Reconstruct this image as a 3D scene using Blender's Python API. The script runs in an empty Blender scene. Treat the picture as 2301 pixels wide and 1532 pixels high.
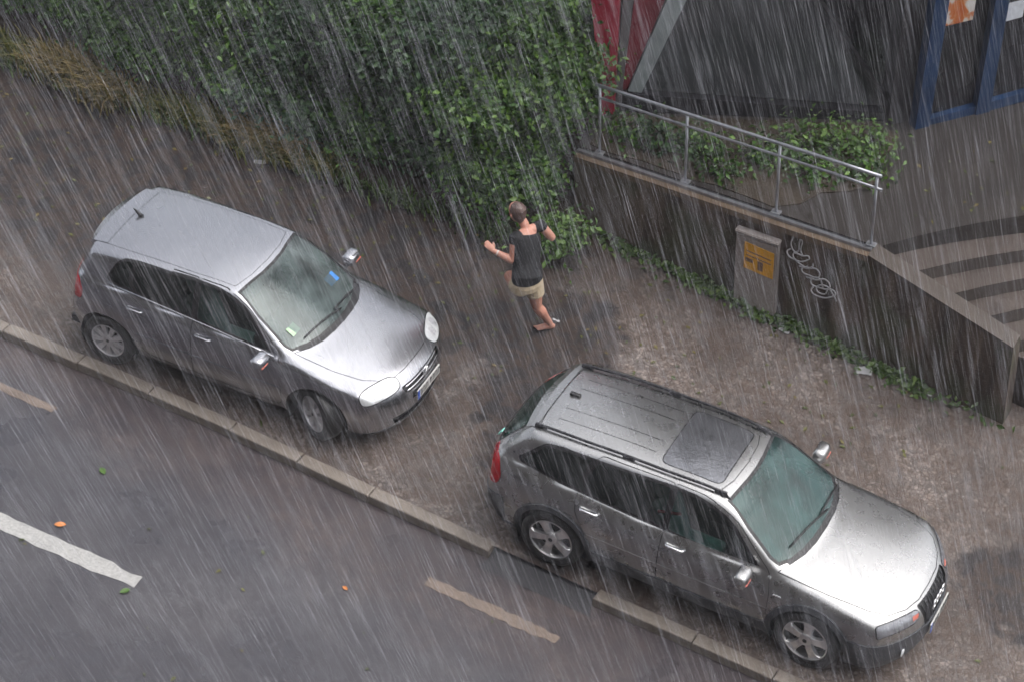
import bpy, bmesh, math, random
import numpy as np
from mathutils import Vector, Matrix

random.seed(7)
rng = np.random.default_rng(11)
scene = bpy.context.scene
COL = scene.collection
R = math.radians

# ------------------------------------------------------------------ camera
cam_d = bpy.data.cameras.new("camera")
cam = bpy.data.objects.new("camera", cam_d)
COL.objects.link(cam)
cam.location = (3.9689, -16.7081, 17.0043)
cam.rotation_euler = (R(50.4937), R(-3.0373), R(27.2838))
cam_d.sensor_width = 36.0
cam_d.lens = 36.0 * 5343.71 / 2301.0
cam_d.clip_start = 0.1
cam_d.clip_end = 2000.0
cam_d.dof.use_dof = True
cam_d.dof.focus_distance = 26.5
cam_d.dof.aperture_fstop = 2.2
scene.camera = cam

# ------------------------------------------------------------------ sky, sun, exposure
world = bpy.data.worlds.new("World")
scene.world = world
world.use_nodes = True
wn, wl = world.node_tree.nodes, world.node_tree.links
wn.clear()
sky = wn.new("ShaderNodeTexSky")
sky.sky_type = 'NISHITA'
sky.sun_disc = False
sky.sun_elevation = R(65)
sky.sun_rotation = R(60)
sky.altitude = 200
sky.air_density = 1.0
sky.dust_density = 6.0
sky.ozone_density = 1.0
hsv = wn.new("ShaderNodeHueSaturation")
hsv.inputs["Saturation"].default_value = 0.28
bg = wn.new("ShaderNodeBackground")
bg.inputs["Strength"].default_value = 0.12
wo = wn.new("ShaderNodeOutputWorld")
wl.new(sky.outputs[0], hsv.inputs["Color"])
wl.new(hsv.outputs[0], bg.inputs["Color"])
wl.new(bg.outputs[0], wo.inputs["Surface"])

sun_d = bpy.data.lights.new("sun", 'SUN')
sun_d.energy = 0.5
sun_d.angle = R(100)
sun_d.color = (1.0, 0.97, 0.93)
sun = bpy.data.objects.new("sun", sun_d)
COL.objects.link(sun)
_el, _az = R(65), R(60)
_to = Vector((math.sin(_az) * math.cos(_el), math.cos(_az) * math.cos(_el), math.sin(_el)))
sun.rotation_euler = (-_to).to_track_quat('-Z', 'Y').to_euler()

scene.view_settings.view_transform = 'Standard'
scene.view_settings.look = 'None'
scene.view_settings.gamma = 1.0
scene.view_settings.use_curve_mapping = False
scene.view_settings.exposure = 1.12
scene.cycles.max_bounces = 4
scene.cycles.diffuse_bounces = 2
scene.cycles.glossy_bounces = 2
scene.cycles.transmission_bounces = 4
scene.cycles.transparent_max_bounces = 12
scene.cycles.caustics_reflective = False
scene.cycles.caustics_refractive = False
scene.cycles.use_denoising = True
scene.cycles.use_adaptive_sampling = True
scene.cycles.adaptive_threshold = 0.04
scene.cycles.adaptive_min_samples = 16
scene.cycles.debug_use_spatial_splits = True

# ------------------------------------------------------------------ helpers
def tag(o, label=None, cat=None, group=None, kind=None):
    if label: o["label"] = label
    if cat: o["category"] = cat
    if group: o["group"] = group
    if kind: o["kind"] = kind
    return o

def link(o, parent=None):
    COL.objects.link(o)
    if parent is not None:
        o.parent = parent
    return o

def empty(name, loc=(0, 0, 0), rz=0.0):
    o = bpy.data.objects.new(name, None)
    o.location = loc
    o.rotation_euler = (0, 0, rz)
    return link(o)

def add_mats(me, mats):
    if mats is None: return
    if not isinstance(mats, (list, tuple)): mats = [mats]
    for m in mats: me.materials.append(m)

def from_np(name, V, F, mats, parent=None, smooth=False, midx=None):
    """F: (n,k) int array of faces with k corners."""
    V = np.asarray(V, np.float32); F = np.asarray(F, np.int32)
    me = bpy.data.meshes.new(name)
    me.vertices.add(len(V)); me.vertices.foreach_set("co", V.ravel())
    k = F.shape[1]
    me.loops.add(F.size); me.loops.foreach_set("vertex_index", F.ravel())
    me.polygons.add(len(F)); me.polygons.foreach_set("loop_start", np.arange(len(F), dtype=np.int32) * k)
    if midx is not None: me.polygons.foreach_set("material_index", np.asarray(midx, np.int32))
    me.update(calc_edges=True); me.validate()
    if smooth: me.polygons.foreach_set("use_smooth", np.ones(len(me.polygons), bool))
    add_mats(me, mats)
    return link(bpy.data.objects.new(name, me), parent)

def from_py(name, V, F, mats, parent=None, smooth=False):
    me = bpy.data.meshes.new(name)
    me.from_pydata([tuple(v) for v in V], [], [tuple(f) for f in F])
    me.update()
    if smooth: me.polygons.foreach_set("use_smooth", np.ones(len(me.polygons), bool))
    add_mats(me, mats)
    return link(bpy.data.objects.new(name, me), parent)

def from_bm(name, bm, mats, parent=None, smooth=False):
    me = bpy.data.meshes.new(name)
    bmesh.ops.recalc_face_normals(bm, faces=bm.faces)
    bm.to_mesh(me); bm.free()
    if smooth: me.polygons.foreach_set("use_smooth", np.ones(len(me.polygons), bool))
    add_mats(me, mats)
    return link(bpy.data.objects.new(name, me), parent)

def bm_box(bm, c, s, bevel=0.0, seg=2, M=None):
    r = bmesh.ops.create_cube(bm, size=1.0)
    vs = r["verts"]
    bmesh.ops.scale(bm, vec=Vector(s), verts=vs)
    if bevel > 0:
        es = list({e for v in vs for e in v.link_edges})
        rb = bmesh.ops.bevel(bm, geom=es, offset=bevel, segments=seg, affect='EDGES', profile=0.5)
        vs = list({v for f in rb["faces"] for v in f.verts} | {v for v in vs if v.is_valid})
    if M is not None: bmesh.ops.transform(bm, matrix=M, verts=vs)
    bmesh.ops.translate(bm, vec=Vector(c), verts=vs)
    return vs

def box(name, c, s, m, parent=None, bevel=0.0, seg=2, M=None, smooth=False):
    bm = bmesh.new(); bm_box(bm, c, s, bevel, seg, M)
    return from_bm(name, bm, m, parent, smooth)

def prism(name, poly, z0, z1, m, parent=None, zf=None, lean=(0, 0)):
    """vertical prism over an (x,y) polygon; z0/z1 numbers or functions of (x,y)."""
    f0 = z0 if callable(z0) else (lambda x, y: z0)
    f1 = z1 if callable(z1) else (lambda x, y: z1)
    n = len(poly); V = []
    for x, y in poly: V.append((x + lean[0] * f0(x, y), y + lean[1] * f0(x, y), f0(x, y)))
    for x, y in poly: V.append((x + lean[0] * f1(x, y), y + lean[1] * f1(x, y), f1(x, y)))
    F = [tuple(range(n))[::-1], tuple(range(n, 2 * n))] + [(i, (i + 1) % n, n + (i + 1) % n, n + i) for i in range(n)]
    bm = bmesh.new(); vs = [bm.verts.new(v) for v in V]
    for f in F: bm.faces.new([vs[i] for i in f])
    return from_bm(name, bm, m, parent)

def tube_geo(pts, rad, n=8, ell=None, up=None, cap=True):
    """V,F of a tube through pts; rad per point, or (a,b) per point with 'up' the direction of b."""
    P = np.asarray(pts, float); N = len(P)
    T = np.zeros_like(P); T[1:-1] = P[2:] - P[:-2]; T[0] = P[1] - P[0]; T[-1] = P[-1] - P[-2]
    T /= np.linalg.norm(T, axis=1)[:, None] + 1e-12
    V = []; ref = np.array(up if up is not None else (0.0, 0.0, 1.0), float)
    if up is None and abs(T[0] @ ref) > 0.9: ref = np.array((1.0, 0.0, 0.0))
    for i in range(N):
        b = ref - T[i] * (ref @ T[i]); b /= np.linalg.norm(b) + 1e-12
        a = np.cross(b, T[i])
        if up is None: ref = b
        r = rad[i] if hasattr(rad, "__len__") else rad
        ra, rb = (r if hasattr(r, "__len__") else (r, r))
        for k in range(n):
            t = 2 * math.pi * k / n
            V.append(P[i] + a * ra * math.cos(t) + b * rb * math.sin(t))
    F = []
    for i in range(N - 1):
        for k in range(n):
            F.append((i * n + k, i * n + (k + 1) % n, (i + 1) * n + (k + 1) % n, (i + 1) * n + k))
    if cap:
        F.append(tuple(range(n))[::-1]); F.append(tuple(range((N - 1) * n, N * n)))
    return V, F

def tube(name, pts, rad, m, parent=None, n=8, up=None, smooth=True, cap=True):
    V, F = tube_geo(pts, rad, n, up=up, cap=cap)
    return from_py(name, V, F, m, parent, smooth)

def merge_geo(geos):
    V, F = [], []
    for v, f in geos:
        o = len(V); V += list(v); F += [tuple(i + o for i in q) for q in f]
    return V, F

def lathe_geo(prof, n=32, axis='y'):
    """prof: list of (r, h) ; revolve about axis."""
    V, F = [], []
    for r, h in prof:
        for k in range(n):
            t = 2 * math.pi * k / n
            V.append((r * math.cos(t), h, r * math.sin(t)) if axis == 'y' else (r * math.cos(t), r * math.sin(t), h))
    for i in range(len(prof) - 1):
        for k in range(n):
            F.append((i * n + k, i * n + (k + 1) % n, (i + 1) * n + (k + 1) % n, (i + 1) * n + k))
    return V, F

# ------------------------------------------------------------------ materials
def newmat(name):
    m = bpy.data.materials.new(name); m.use_nodes = True
    nt = m.node_tree; nt.nodes.clear()
    out = nt.nodes.new("ShaderNodeOutputMaterial")
    return m, nt, out

def principled(nt, **kw):
    b = nt.nodes.new("ShaderNodeBsdfPrincipled")
    for k, v in kw.items(): b.inputs[k].default_value = v
    return b

def pos_node(nt, world=True, scale=(1, 1, 1)):
    if world:
        g = nt.nodes.new("ShaderNodeNewGeometry"); o = g.outputs["Position"]
    else:
        g = nt.nodes.new("ShaderNodeTexCoord"); o = g.outputs["Object"]
    mp = nt.nodes.new("ShaderNodeMapping"); mp.inputs["Scale"].default_value = scale
    nt.links.new(o, mp.inputs["Vector"])
    return mp.outputs[0]

def noise(nt, vec, scale, detail=4, rough=0.55):
    n = nt.nodes.new("ShaderNodeTexNoise")
    n.inputs["Scale"].default_value = scale; n.inputs["Detail"].default_value = detail; n.inputs["Roughness"].default_value = rough
    nt.links.new(vec, n.inputs["Vector"])
    return n.outputs["Fac"]

def ramp(nt, fac, stops):
    r = nt.nodes.new("ShaderNodeValToRGB")
    e = r.color_ramp.elements
    while len(e) < len(stops): e.new(0.5)
    for el, (p, c) in zip(e, stops):
        el.position = p; el.color = (*c, 1) if len(c) == 3 else c
    nt.links.new(fac, r.inputs[0])
    return r.outputs[0]

def mixc(nt, fac, a, b, mode='MIX'):
    m = nt.nodes.new("ShaderNodeMix"); m.data_type = 'RGBA'; m.blend_type = mode
    for sock, v in ((m.inputs[0], fac), (m.inputs[6], a), (m.inputs[7], b)):
        if hasattr(v, "links"): nt.links.new(v, sock)
        elif isinstance(v, (int, float)): sock.default_value = v
        else: sock.default_value = (*v, 1) if len(v) == 3 else v
    return m.outputs[2]

def math_n(nt, op, a, b=None, clamp=False):
    m = nt.nodes.new("ShaderNodeMath"); m.operation = op; m.use_clamp = clamp
    for i, v in enumerate((a, b)):
        if v is None: continue
        if hasattr(v, "links"): nt.links.new(v, m.inputs[i])
        else: m.inputs[i].default_value = v
    return m.outputs[0]

def bump(nt, h, strength=0.4, dist=0.01, base=None):
    b = nt.nodes.new("ShaderNodeBump"); b.inputs["Strength"].default_value = strength; b.inputs["Distance"].default_value = dist
    nt.links.new(h, b.inputs["Height"])
    if base is not None: nt.links.new(base, b.inputs["Normal"])
    return b.outputs[0]

def simple(name, col, rough=0.5, metal=0.0, var=0.15, nscale=6.0, bumps=None, world=False, **kw):
    m, nt, out = newmat(name)
    b = principled(nt, Roughness=rough, Metallic=metal, **kw)
    v = pos_node(nt, world)
    if var:
        f = noise(nt, v, nscale)
        lo = tuple(c * (1 - var) for c in col); hi = tuple(min(1, c * (1 + var)) for c in col)
        nt.links.new(ramp(nt, f, [(0.3, lo), (0.7, hi)]), b.inputs["Base Color"])
    else:
        b.inputs["Base Color"].default_value = (*col, 1)
    if bumps:
        nt.links.new(bump(nt, noise(nt, v, bumps[0]), bumps[1], bumps[2]), b.inputs["Normal"])
    nt.links.new(b.outputs[0], out.inputs["Surface"])
    return m

def paint(name, col, rough, metal=0.95):
    """wet metallic car paint under a clear coat"""
    m, nt, out = newmat(name)
    b = principled(nt, Metallic=metal, Roughness=rough)
    b.inputs["Coat Weight"].default_value = 0.6; b.inputs["Coat Roughness"].default_value = 0.12
    v = pos_node(nt, False)
    f = noise(nt, v, 2.2, 3); g = noise(nt, v, 7, 4)
    c = mixc(nt, ramp(nt, f, [(0.3, (0, 0, 0)), (0.7, (1, 1, 1))]), tuple(x * 0.98 for x in col), tuple(x * 1.02 for x in col))
    nt.links.new(c, b.inputs["Base Color"])
    nt.links.new(ramp(nt, g, [(0.35, (rough * .94,) * 3), (0.7, (rough * 1.06,) * 3)]), b.inputs["Roughness"])
    nt.links.new(b.outputs[0], out.inputs["Surface"])
    return m

def glass(name, tint=(0.30, 0.42, 0.40), film=0.10, filmcol=(0.55, 0.62, 0.62), rough=0.06):
    """car window: tinted see-through pane, mirror reflection, patchy film of rain water"""
    m, nt, out = newmat(name)
    tr = nt.nodes.new("ShaderNodeBsdfTransparent"); tr.inputs[0].default_value = (*tint, 1)
    gl = nt.nodes.new("ShaderNodeBsdfGlossy"); gl.inputs["Roughness"].default_value = rough
    gl.inputs["Color"].default_value = (0.9, 0.96, 0.95, 1)
    df = nt.nodes.new("ShaderNodeBsdfDiffuse"); df.inputs[0].default_value = (*filmcol, 1)
    fr = nt.nodes.new("ShaderNodeFresnel"); fr.inputs["IOR"].default_value = 1.5
    v = pos_node(nt, False)
    n1 = noise(nt, v, 3.0, 4); n2 = noise(nt, v, 40, 3)
    fm = math_n(nt, 'MULTIPLY', ramp(nt, n1, [(0.32, (0.35,) * 3), (0.65, (1.5,) * 3)]), film)
    nb = bump(nt, n2, 0.25, 0.004)
    nt.links.new(nb, gl.inputs["Normal"]); nt.links.new(nb, fr.inputs["Normal"])
    m1 = nt.nodes.new("ShaderNodeMixShader"); m2 = nt.nodes.new("ShaderNodeMixShader")
    nt.links.new(fm, m1.inputs[0]); nt.links.new(tr.outputs[0], m1.inputs[1]); nt.links.new(df.outputs[0], m1.inputs[2])
    nt.links.new(fr.outputs[0], m2.inputs[0]); nt.links.new(m1.outputs[0], m2.inputs[1]); nt.links.new(gl.outputs[0], m2.inputs[2])
    nt.links.new(m2.outputs[0], out.inputs["Surface"])
    return m

def leafmat(name, c0, c1, c2, rough=0.4):
    m, nt, out = newmat(name)
    g = nt.nodes.new("ShaderNodeNewGeometry")
    b = principled(nt, Roughness=rough)
    c = ramp(nt, g.outputs["Random Per Island"], [(0.0, c0), (0.55, c1), (1.0, c2)])
    nt.links.new(c, b.inputs["Base Color"])
    t = nt.nodes.new("ShaderNodeBsdfTranslucent"); nt.links.new(c, t.inputs[0])
    mx = nt.nodes.new("ShaderNodeMixShader"); mx.inputs[0].default_value = 0.22
    nt.links.new(b.outputs[0], mx.inputs[1]); nt.links.new(t.outputs[0], mx.inputs[2])
    nt.links.new(mx.outputs[0], out.inputs["Surface"])
    return m

# ------------------------------------------------------------------ setting materials
def mat_road():
    m, nt, out = newmat("wet_asphalt")
    b = principled(nt, Roughness=0.35)
    v = pos_node(nt)
    sx = nt.nodes.new("ShaderNodeSeparateXYZ"); nt.links.new(v, sx.inputs[0])
    big = noise(nt, v, 0.55, 5); mid = noise(nt, v, 3.5, 5); fine = noise(nt, v, 55, 4, 0.7)
    c = ramp(nt, fine, [(0.30, (0.040, 0.039, 0.044)), (0.52, (0.081, 0.078, 0.086)), (0.74, (0.165, 0.158, 0.170))])
    # older, browner strip of surfacing along the gutter
    yy = math_n(nt, 'ADD', sx.outputs[1], math_n(nt, 'MULTIPLY', math_n(nt, 'SUBTRACT', mid, 0.5), 1.1))
    yy = math_n(nt, 'ADD', yy, math_n(nt, 'MULTIPLY', sx.outputs[0], 0.16))
    br = nt.nodes.new("ShaderNodeMapRange"); nt.links.new(yy, br.inputs[0])
    br.inputs[1].default_value = -3.1; br.inputs[2].default_value = -2.35; br.inputs[3].default_value = 0; br.inputs[4].default_value = 1
    cb = ramp(nt, fine, [(0.28, (0.040, 0.030, 0.028)), (0.52, (0.092, 0.072, 0.070)), (0.75, (0.180, 0.146, 0.142))])
    c = mixc(nt, br.outputs[0], c, cb)
    c = mixc(nt, ramp(nt, big, [(0.40, (0, 0, 0)), (0.62, (0.65,) * 3)]), c, (0.030, 0.030, 0.040))
    c = mixc(nt, ramp(nt, noise(nt, v, 7.0, 6, 0.7), [(0.42, (0.5,) * 3), (0.60, (0, 0, 0))]), c, (0.038, 0.034, 0.040))
    nt.links.new(c, b.inputs["Base Color"])
    nt.links.new(ramp(nt, big, [(0.35, (0.42,) * 3), (0.7, (0.2,) * 3)]), b.inputs["Roughness"])
    nt.links.new(bump(nt, fine, 0.5, 0.008), b.inputs["Normal"])
    nt.links.new(b.outputs[0], out.inputs["Surface"])
    return m

def setts(nt, v, scale, cols, joint=(0.03, 0.026, 0.024), jw=0.09):
    vo = nt.nodes.new("ShaderNodeTexVoronoi"); vo.inputs["Scale"].default_value = scale; vo.inputs["Randomness"].default_value = 0.75
    ve = nt.nodes.new("ShaderNodeTexVoronoi"); ve.feature = 'DISTANCE_TO_EDGE'; ve.inputs["Scale"].default_value = scale; ve.inputs["Randomness"].default_value = 0.75
    nt.links.new(v, vo.inputs["Vector"]); nt.links.new(v, ve.inputs["Vector"])
    bw = nt.nodes.new("ShaderNodeSeparateColor"); nt.links.new(vo.outputs["Color"], bw.inputs[0])
    c = ramp(nt, bw.outputs[0], cols)
    j = ramp(nt, ve.outputs["Distance"], [(0.0, (0, 0, 0)), (jw, (1, 1, 1))])
    return mixc(nt, j, joint, c), j

def mat_sidewalk():
    m, nt, out = newmat("mosaic_pavement")
    b = principled(nt, Roughness=0.38)
    b.inputs["Specular IOR Level"].default_value = 0.3
    v = pos_node(nt)
    sx = nt.nodes.new("ShaderNodeSeparateXYZ"); nt.links.new(v, sx.inputs[0])
    big = noise(nt, v, 0.7, 5); mid = noise(nt, v, 2.6, 6, 0.65); fine = noise(nt, v, 60, 3, 0.7)
    cs, j = setts(nt, v, 23.0, [(0.0, (0.125, 0.106, 0.098)), (0.35, (0.174, 0.148, 0.136)), (0.7, (0.236, 0.200, 0.182)), (1.0, (0.31, 0.262, 0.236))], (0.085, 0.070, 0.062), jw=0.14)
    # darker worn / patched ground grows towards the uphill end
    xx = math_n(nt, 'ADD', sx.outputs[0], math_n(nt, 'MULTIPLY', math_n(nt, 'SUBTRACT', mid, 0.5), 5.0))
    mr = nt.nodes.new("ShaderNodeMapRange"); nt.links.new(xx, mr.inputs[0])
    mr.inputs[1].default_value = -6.2; mr.inputs[2].default_value = -3.0; mr.inputs[3].default_value = 0.95; mr.inputs[4].default_value = 0.0
    yr = nt.nodes.new("ShaderNodeMapRange"); nt.links.new(sx.outputs[1], yr.inputs[0])
    yr.inputs[1].default_value = 0.0; yr.inputs[2].default_value = 1.0; yr.inputs[3].default_value = 0.15; yr.inputs[4].default_value = 1.0
    fac = math_n(nt, 'MULTIPLY', mr.outputs[0], yr.outputs[0])
    ca = ramp(nt, fine, [(0.3, (0.009, 0.0085, 0.010)), (0.7, (0.036, 0.033, 0.036))])
    cs = mixc(nt, ramp(nt, big, [(0.40, (0.75,) * 3), (0.62, (0, 0, 0))]), cs, (0.066, 0.055, 0.051))
    c = mixc(nt, fac, cs, ca)
    # old asphalt repairs with ragged, worn-in edges
    pm = None
    for (px, py, pr0) in ((-4.45, 2.35, .95), (-4.0, 1.35, .75), (-3.7, .55, .6), (-3.2, -.1, .55), (-2.75, -.65, .45), (1.7, 1.25, .75), (-2.35, 1.75, .38), (-11.4, 2.4, 1.0), (-13.2, 2.6, 1.1)):
        dn = nt.nodes.new("ShaderNodeVectorMath"); dn.operation = 'DISTANCE'
        nt.links.new(v, dn.inputs[0]); dn.inputs[1].default_value = (px, py, 0)
        q = math_n(nt, 'SUBTRACT', math_n(nt, 'ADD', dn.outputs["Value"], math_n(nt, 'MULTIPLY', math_n(nt, 'SUBTRACT', mid, 0.5), 0.9)), pr0)
        pm = q if pm is None else math_n(nt, 'MINIMUM', pm, q)
    pmk = nt.nodes.new("ShaderNodeMapRange"); nt.links.new(pm, pmk.inputs[0])
    pmk.inputs[1].default_value = -0.10; pmk.inputs[2].default_value = 0.05; pmk.inputs[3].default_value = 0.85; pmk.inputs[4].default_value = 0.0
    c = mixc(nt, pmk.outputs[0], c, ca)
    # trodden leaf mould and mud in ragged veins
    vein = ramp(nt, mid, [(0.44, (0, 0, 0)), (0.50, (0.5,) * 3), (0.57, (0, 0, 0))])
    c = mixc(nt, vein, c, (0.085, 0.055, 0.040))
    nt.links.new(c, b.inputs["Base Color"])
    nt.links.new(ramp(nt, big, [(0.3, (0.25,) * 3), (0.7, (0.5,) * 3)]), b.inputs["Roughness"])
    n1 = bump(nt, j, 0.3, 0.010)
    nt.links.new(bump(nt, fine, 0.35, 0.006, n1), b.inputs["Normal"])
    nt.links.new(b.outputs[0], out.inputs["Surface"])
    return m

def mat_wall():
    m, nt, out = newmat("stained_concrete")
    b = principled(nt, Roughness=0.5)
    vs = pos_node(nt, True, (4.5, 4.5, 0.45)); v = pos_node(nt)
    sx = nt.nodes.new("ShaderNodeSeparateXYZ"); nt.links.new(v, sx.inputs[0])
    st = noise(nt, vs, 1.0, 6, 0.6); blot = noise(nt, v, 1.6, 5); fine = noise(nt, v, 40, 4)
    c = ramp(nt, st, [(0.34, (0.024, 0.018, 0.014)), (0.47, (0.066, 0.046, 0.036)), (0.56, (0.115, 0.083, 0.065)), (0.68, (0.190, 0.148, 0.118))])
    c = mixc(nt, ramp(nt, blot, [(0.48, (0, 0, 0)), (0.62, (0.7,) * 3)]), c, (0.046, 0.062, 0.024))
    lx = nt.nodes.new("ShaderNodeMapRange"); nt.links.new(math_n(nt, 'ADD', sx.outputs[0], math_n(nt, 'MULTIPLY', blot, 1.6)), lx.inputs[0])
    lx.inputs[1].default_value = -4.3; lx.inputs[2].default_value = -3.2; lx.inputs[3].default_value = 0.6; lx.inputs[4].default_value = 0
    c = mixc(nt, lx.outputs[0], c, (0.20, 0.165, 0.14))
    c = mixc(nt, 0.25, c, ramp(nt, fine, [(0.3, (0.03, 0.027, 0.025)), (0.7, (0.16, 0.14, 0.12))]))
    nt.links.new(c, b.inputs["Base Color"])
    nt.links.new(bump(nt, fine, 0.5, 0.01, bump(nt, blot, 0.4, 0.03)), b.inputs["Normal"])
    nt.links.new(b.outputs[0], out.inputs["Surface"])
    return m

def mat_blotch(name, a, bb, c, scale=1.2, fine=45, rough=0.45, bs=0.5, bd=0.01):
    m, nt, out = newmat(name)
    b = principled(nt, Roughness=rough)
    v = pos_node(nt)
    n1 = noise(nt, v, scale, 6, 0.6); n2 = noise(nt, v, fine, 4, 0.65)
    col = ramp(nt, n1, [(0.3, a), (0.5, bb), (0.72, c)])
    col = mixc(nt, 0.45, col, ramp(nt, n2, [(0.28, tuple(x * .35 for x in bb)), (0.72, tuple(min(1, x * 1.8) for x in bb))]))
    nt.links.new(col, b.inputs["Base Color"])
    nt.links.new(bump(nt, n2, bs, bd), b.inputs["Normal"])
    nt.links.new(b.outputs[0], out.inputs["Surface"])
    return m

M = {}
M['road'] = mat_road()
M['sidewalk'] = mat_sidewalk()
M['wall'] = mat_wall()
M['kerb'] = mat_blotch("granite_kerb", (0.120, 0.100, 0.085), (0.195, 0.167, 0.142), (0.27, 0.235, 0.205), 2.5, 70)
M['patch'] = mat_blotch("asphalt_repair", (0.024, 0.024, 0.028), (0.042, 0.041, 0.046), (0.070, 0.067, 0.071), 1.5, 60, 0.4)
M['soil'] = mat_blotch("leaf_mould", (0.020, 0.016, 0.012), (0.045, 0.033, 0.022), (0.085, 0.060, 0.038), 2.0, 30, 0.8, 0.8, 0.03)
M['terrace'] = mat_blotch("terrace_paving", (0.022, 0.019, 0.018), (0.036, 0.031, 0.029), (0.055, 0.047, 0.043), 1.4, 40, 0.45)
M['step'] = mat_blotch("worn_stone_step", (0.046, 0.037, 0.033), (0.076, 0.061, 0.054), (0.112, 0.092, 0.080), 2.0, 35)
M['riser'] = mat_blotch("step_riser", (0.044, 0.037, 0.034), (0.070, 0.059, 0.053), (0.10, 0.085, 0.075), 2.0, 35)
M['coping'] = mat_blotch("rusty_coping", (0.085, 0.055, 0.034), (0.125, 0.090, 0.062), (0.18, 0.14, 0.105), 3.0, 40)
M['cheek'] = mat_blotch("stair_cheek", (0.038, 0.030, 0.025), (0.062, 0.049, 0.041), (0.095, 0.076, 0.064), 3.0, 40)
M['whiteline'] = mat_blotch("worn_white_paint", (0.29, 0.285, 0.28), (0.36, 0.355, 0.345), (0.42, 0.415, 0.40), 5.0, 45, 0.5, 0.3, 0.005)
M['tanline'] = mat_blotch("worn_tan_paint", (0.095, 0.074, 0.062), (0.165, 0.127, 0.104), (0.24, 0.19, 0.155), 3.0, 40, 0.5, 0.3, 0.005)
M['galv'] = simple("galvanised_steel", (0.34, 0.35, 0.38), 0.4, 0.8, 0.2, 12)
M['darkmetal'] = simple("dark_metal", (0.03, 0.03, 0.035), 0.4, 0.3, 0.2, 8)
M['red'] = simple("red_painted_steel", (0.36, 0.022, 0.050), 0.35, 0.0, 0.25, 3, (30, 0.2, 0.004))
M['darkred'] = simple("dark_red_panel", (0.18, 0.022, 0.035), 0.4, 0.0, 0.3, 3, (30, 0.2, 0.004))
M['blue'] = simple("blue_painted_steel", (0.010, 0.033, 0.088), 0.35, 0.0, 0.3, 3, (30, 0.2, 0.004))
M['grey'] = simple("grey_steel", (0.16, 0.16, 0.17), 0.4, 0.2, 0.2, 4)
M['paleframe'] = simple("pale_grey_frame", (0.30, 0.34, 0.35), 0.4, 0.1, 0.2, 4)
M['bglass'] = simple("grey_shop_glass", (0.070, 0.074, 0.080), 0.16, 0.0, 0.3, 1.2)
M['darkglass'] = simple("dark_shop_glass", (0.016, 0.016, 0.02), 0.12, 0.0, 0.4, 1.2)
M['facade'] = mat_blotch("dark_facade", (0.014, 0.013, 0.015), (0.024, 0.022, 0.025), (0.04, 0.037, 0.04), 1.0, 20)
M['plaster'] = mat_blotch("wet_dark_plaster", (0.06, 0.052, 0.047), (0.085, 0.074, 0.066), (0.115, 0.10, 0.09), 0.6, 12)
M['cast'] = mat_blotch("box_concrete", (0.235, 0.205, 0.190), (0.305, 0.270, 0.255), (0.37, 0.335, 0.315), 2.5, 40)

# ------------------------------------------------------------------ ground, road, kerb
tag(from_py("ground", [(-90, -90, -0.6), (90, -90, -0.6), (90, 90, -0.6), (-90, 90, -0.6)], [(0, 1, 2, 3)], M['patch']), kind='structure')

KX = np.array([-60, -20, -9.67, -8.16, -6.35, -4.96, -3.37, -2.13, -1.04, 0.1, 3.0, 10, 60.0])
KY = np.array([-0.55, -0.62, -0.715, -0.755, -0.84, -0.945, -1.045, -1.11, -1.155, -1.215, -1.37, -1.75, -4.5])
def kerb_y(x): return float(np.interp(x, KX, KY))

road_pts = [(x, kerb_y(x) + 0.05) for x in KX]
V = [(x, y, -0.1) for x, y in road_pts] + [(x, -13.0, -0.1) for x, _ in road_pts]
n = len(road_pts)
tag(from_py("road", V, [(n + i, n + i + 1, i + 1, i) for i in range(n - 1)], M['road']), kind='structure')

V = [(x, kerb_y(x) + 0.10, 0.0) for x in KX] + [(x, 6.5, 0.0) for x in KX]
tag(from_py("sidewalk", V, [(i, i + 1, n + i + 1, n + i) for i in range(n - 1)], M['sidewalk']), kind='structure')

kerb = tag(empty("kerb"), kind='structure')
def kerb_stone(x0, x1, w=0.16):
    bm = bmesh.new()
    j = 0.004
    a, b_ = x0 + j, x1 - j
    pa, pb = Vector((a, kerb_y(a), 0)), Vector((b_, kerb_y(b_), 0))
    nrm = Vector((-(pb - pa).y, (pb - pa).x, 0)).normalized()
    dz = random.uniform(-0.004, 0.006); dy = random.uniform(-0.008, 0.008)
    vs = []
    for z in (-0.35, 0.008 + dz):
        for p in (pa, pb, pb + nrm * w, pa + nrm * w):
            vs.append(bm.verts.new((p.x, p.y + dy, z)))
    for f in ((3, 2, 1, 0), (4, 5, 6, 7), (0, 1, 5, 4), (1, 2, 6, 5), (2, 3, 7, 6), (3, 0, 4, 7)):
        bm.faces.new([vs[i] for i in f])
    es = [e for e in bm.edges if all(v.co.z > -0.1 for v in e.verts)]
    bmesh.ops.bevel(bm, geom=es, offset=0.018, segments=2, affect='EDGES', profile=0.5)
    return from_bm("kerb_stone", bm, M['kerb'], kerb)
x = -13.4
while x < -3.45:
    L = min(random.uniform(0.85, 1.25), -3.36 - x)
    if -3.36 - (x + L) < 0.35: L = -3.36 - x
    kerb_stone(x, x + L); x += L
x = -2.16
while x < 3.2:
    L = random.uniform(0.85, 1.25); kerb_stone(x, x + L); x += L
# dropped kerb filled with asphalt, ramped down to the road
V = [(-3.36, -1.06, -0.094), (-2.16, -1.12, -0.094), (-2.16, -0.92, -0.02), (-3.36, -0.86, -0.02), (-2.10, -0.55, 0.008), (-3.5, -0.45, 0.008), (-3.4, -1.2, -0.096), (-2.1, -1.26, -0.096)]
tag(from_py("ramp", V, [(6, 7, 1, 0), (0, 1, 2, 3), (3, 2, 4, 5)], M['patch'], smooth=True), kind='structure')

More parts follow.
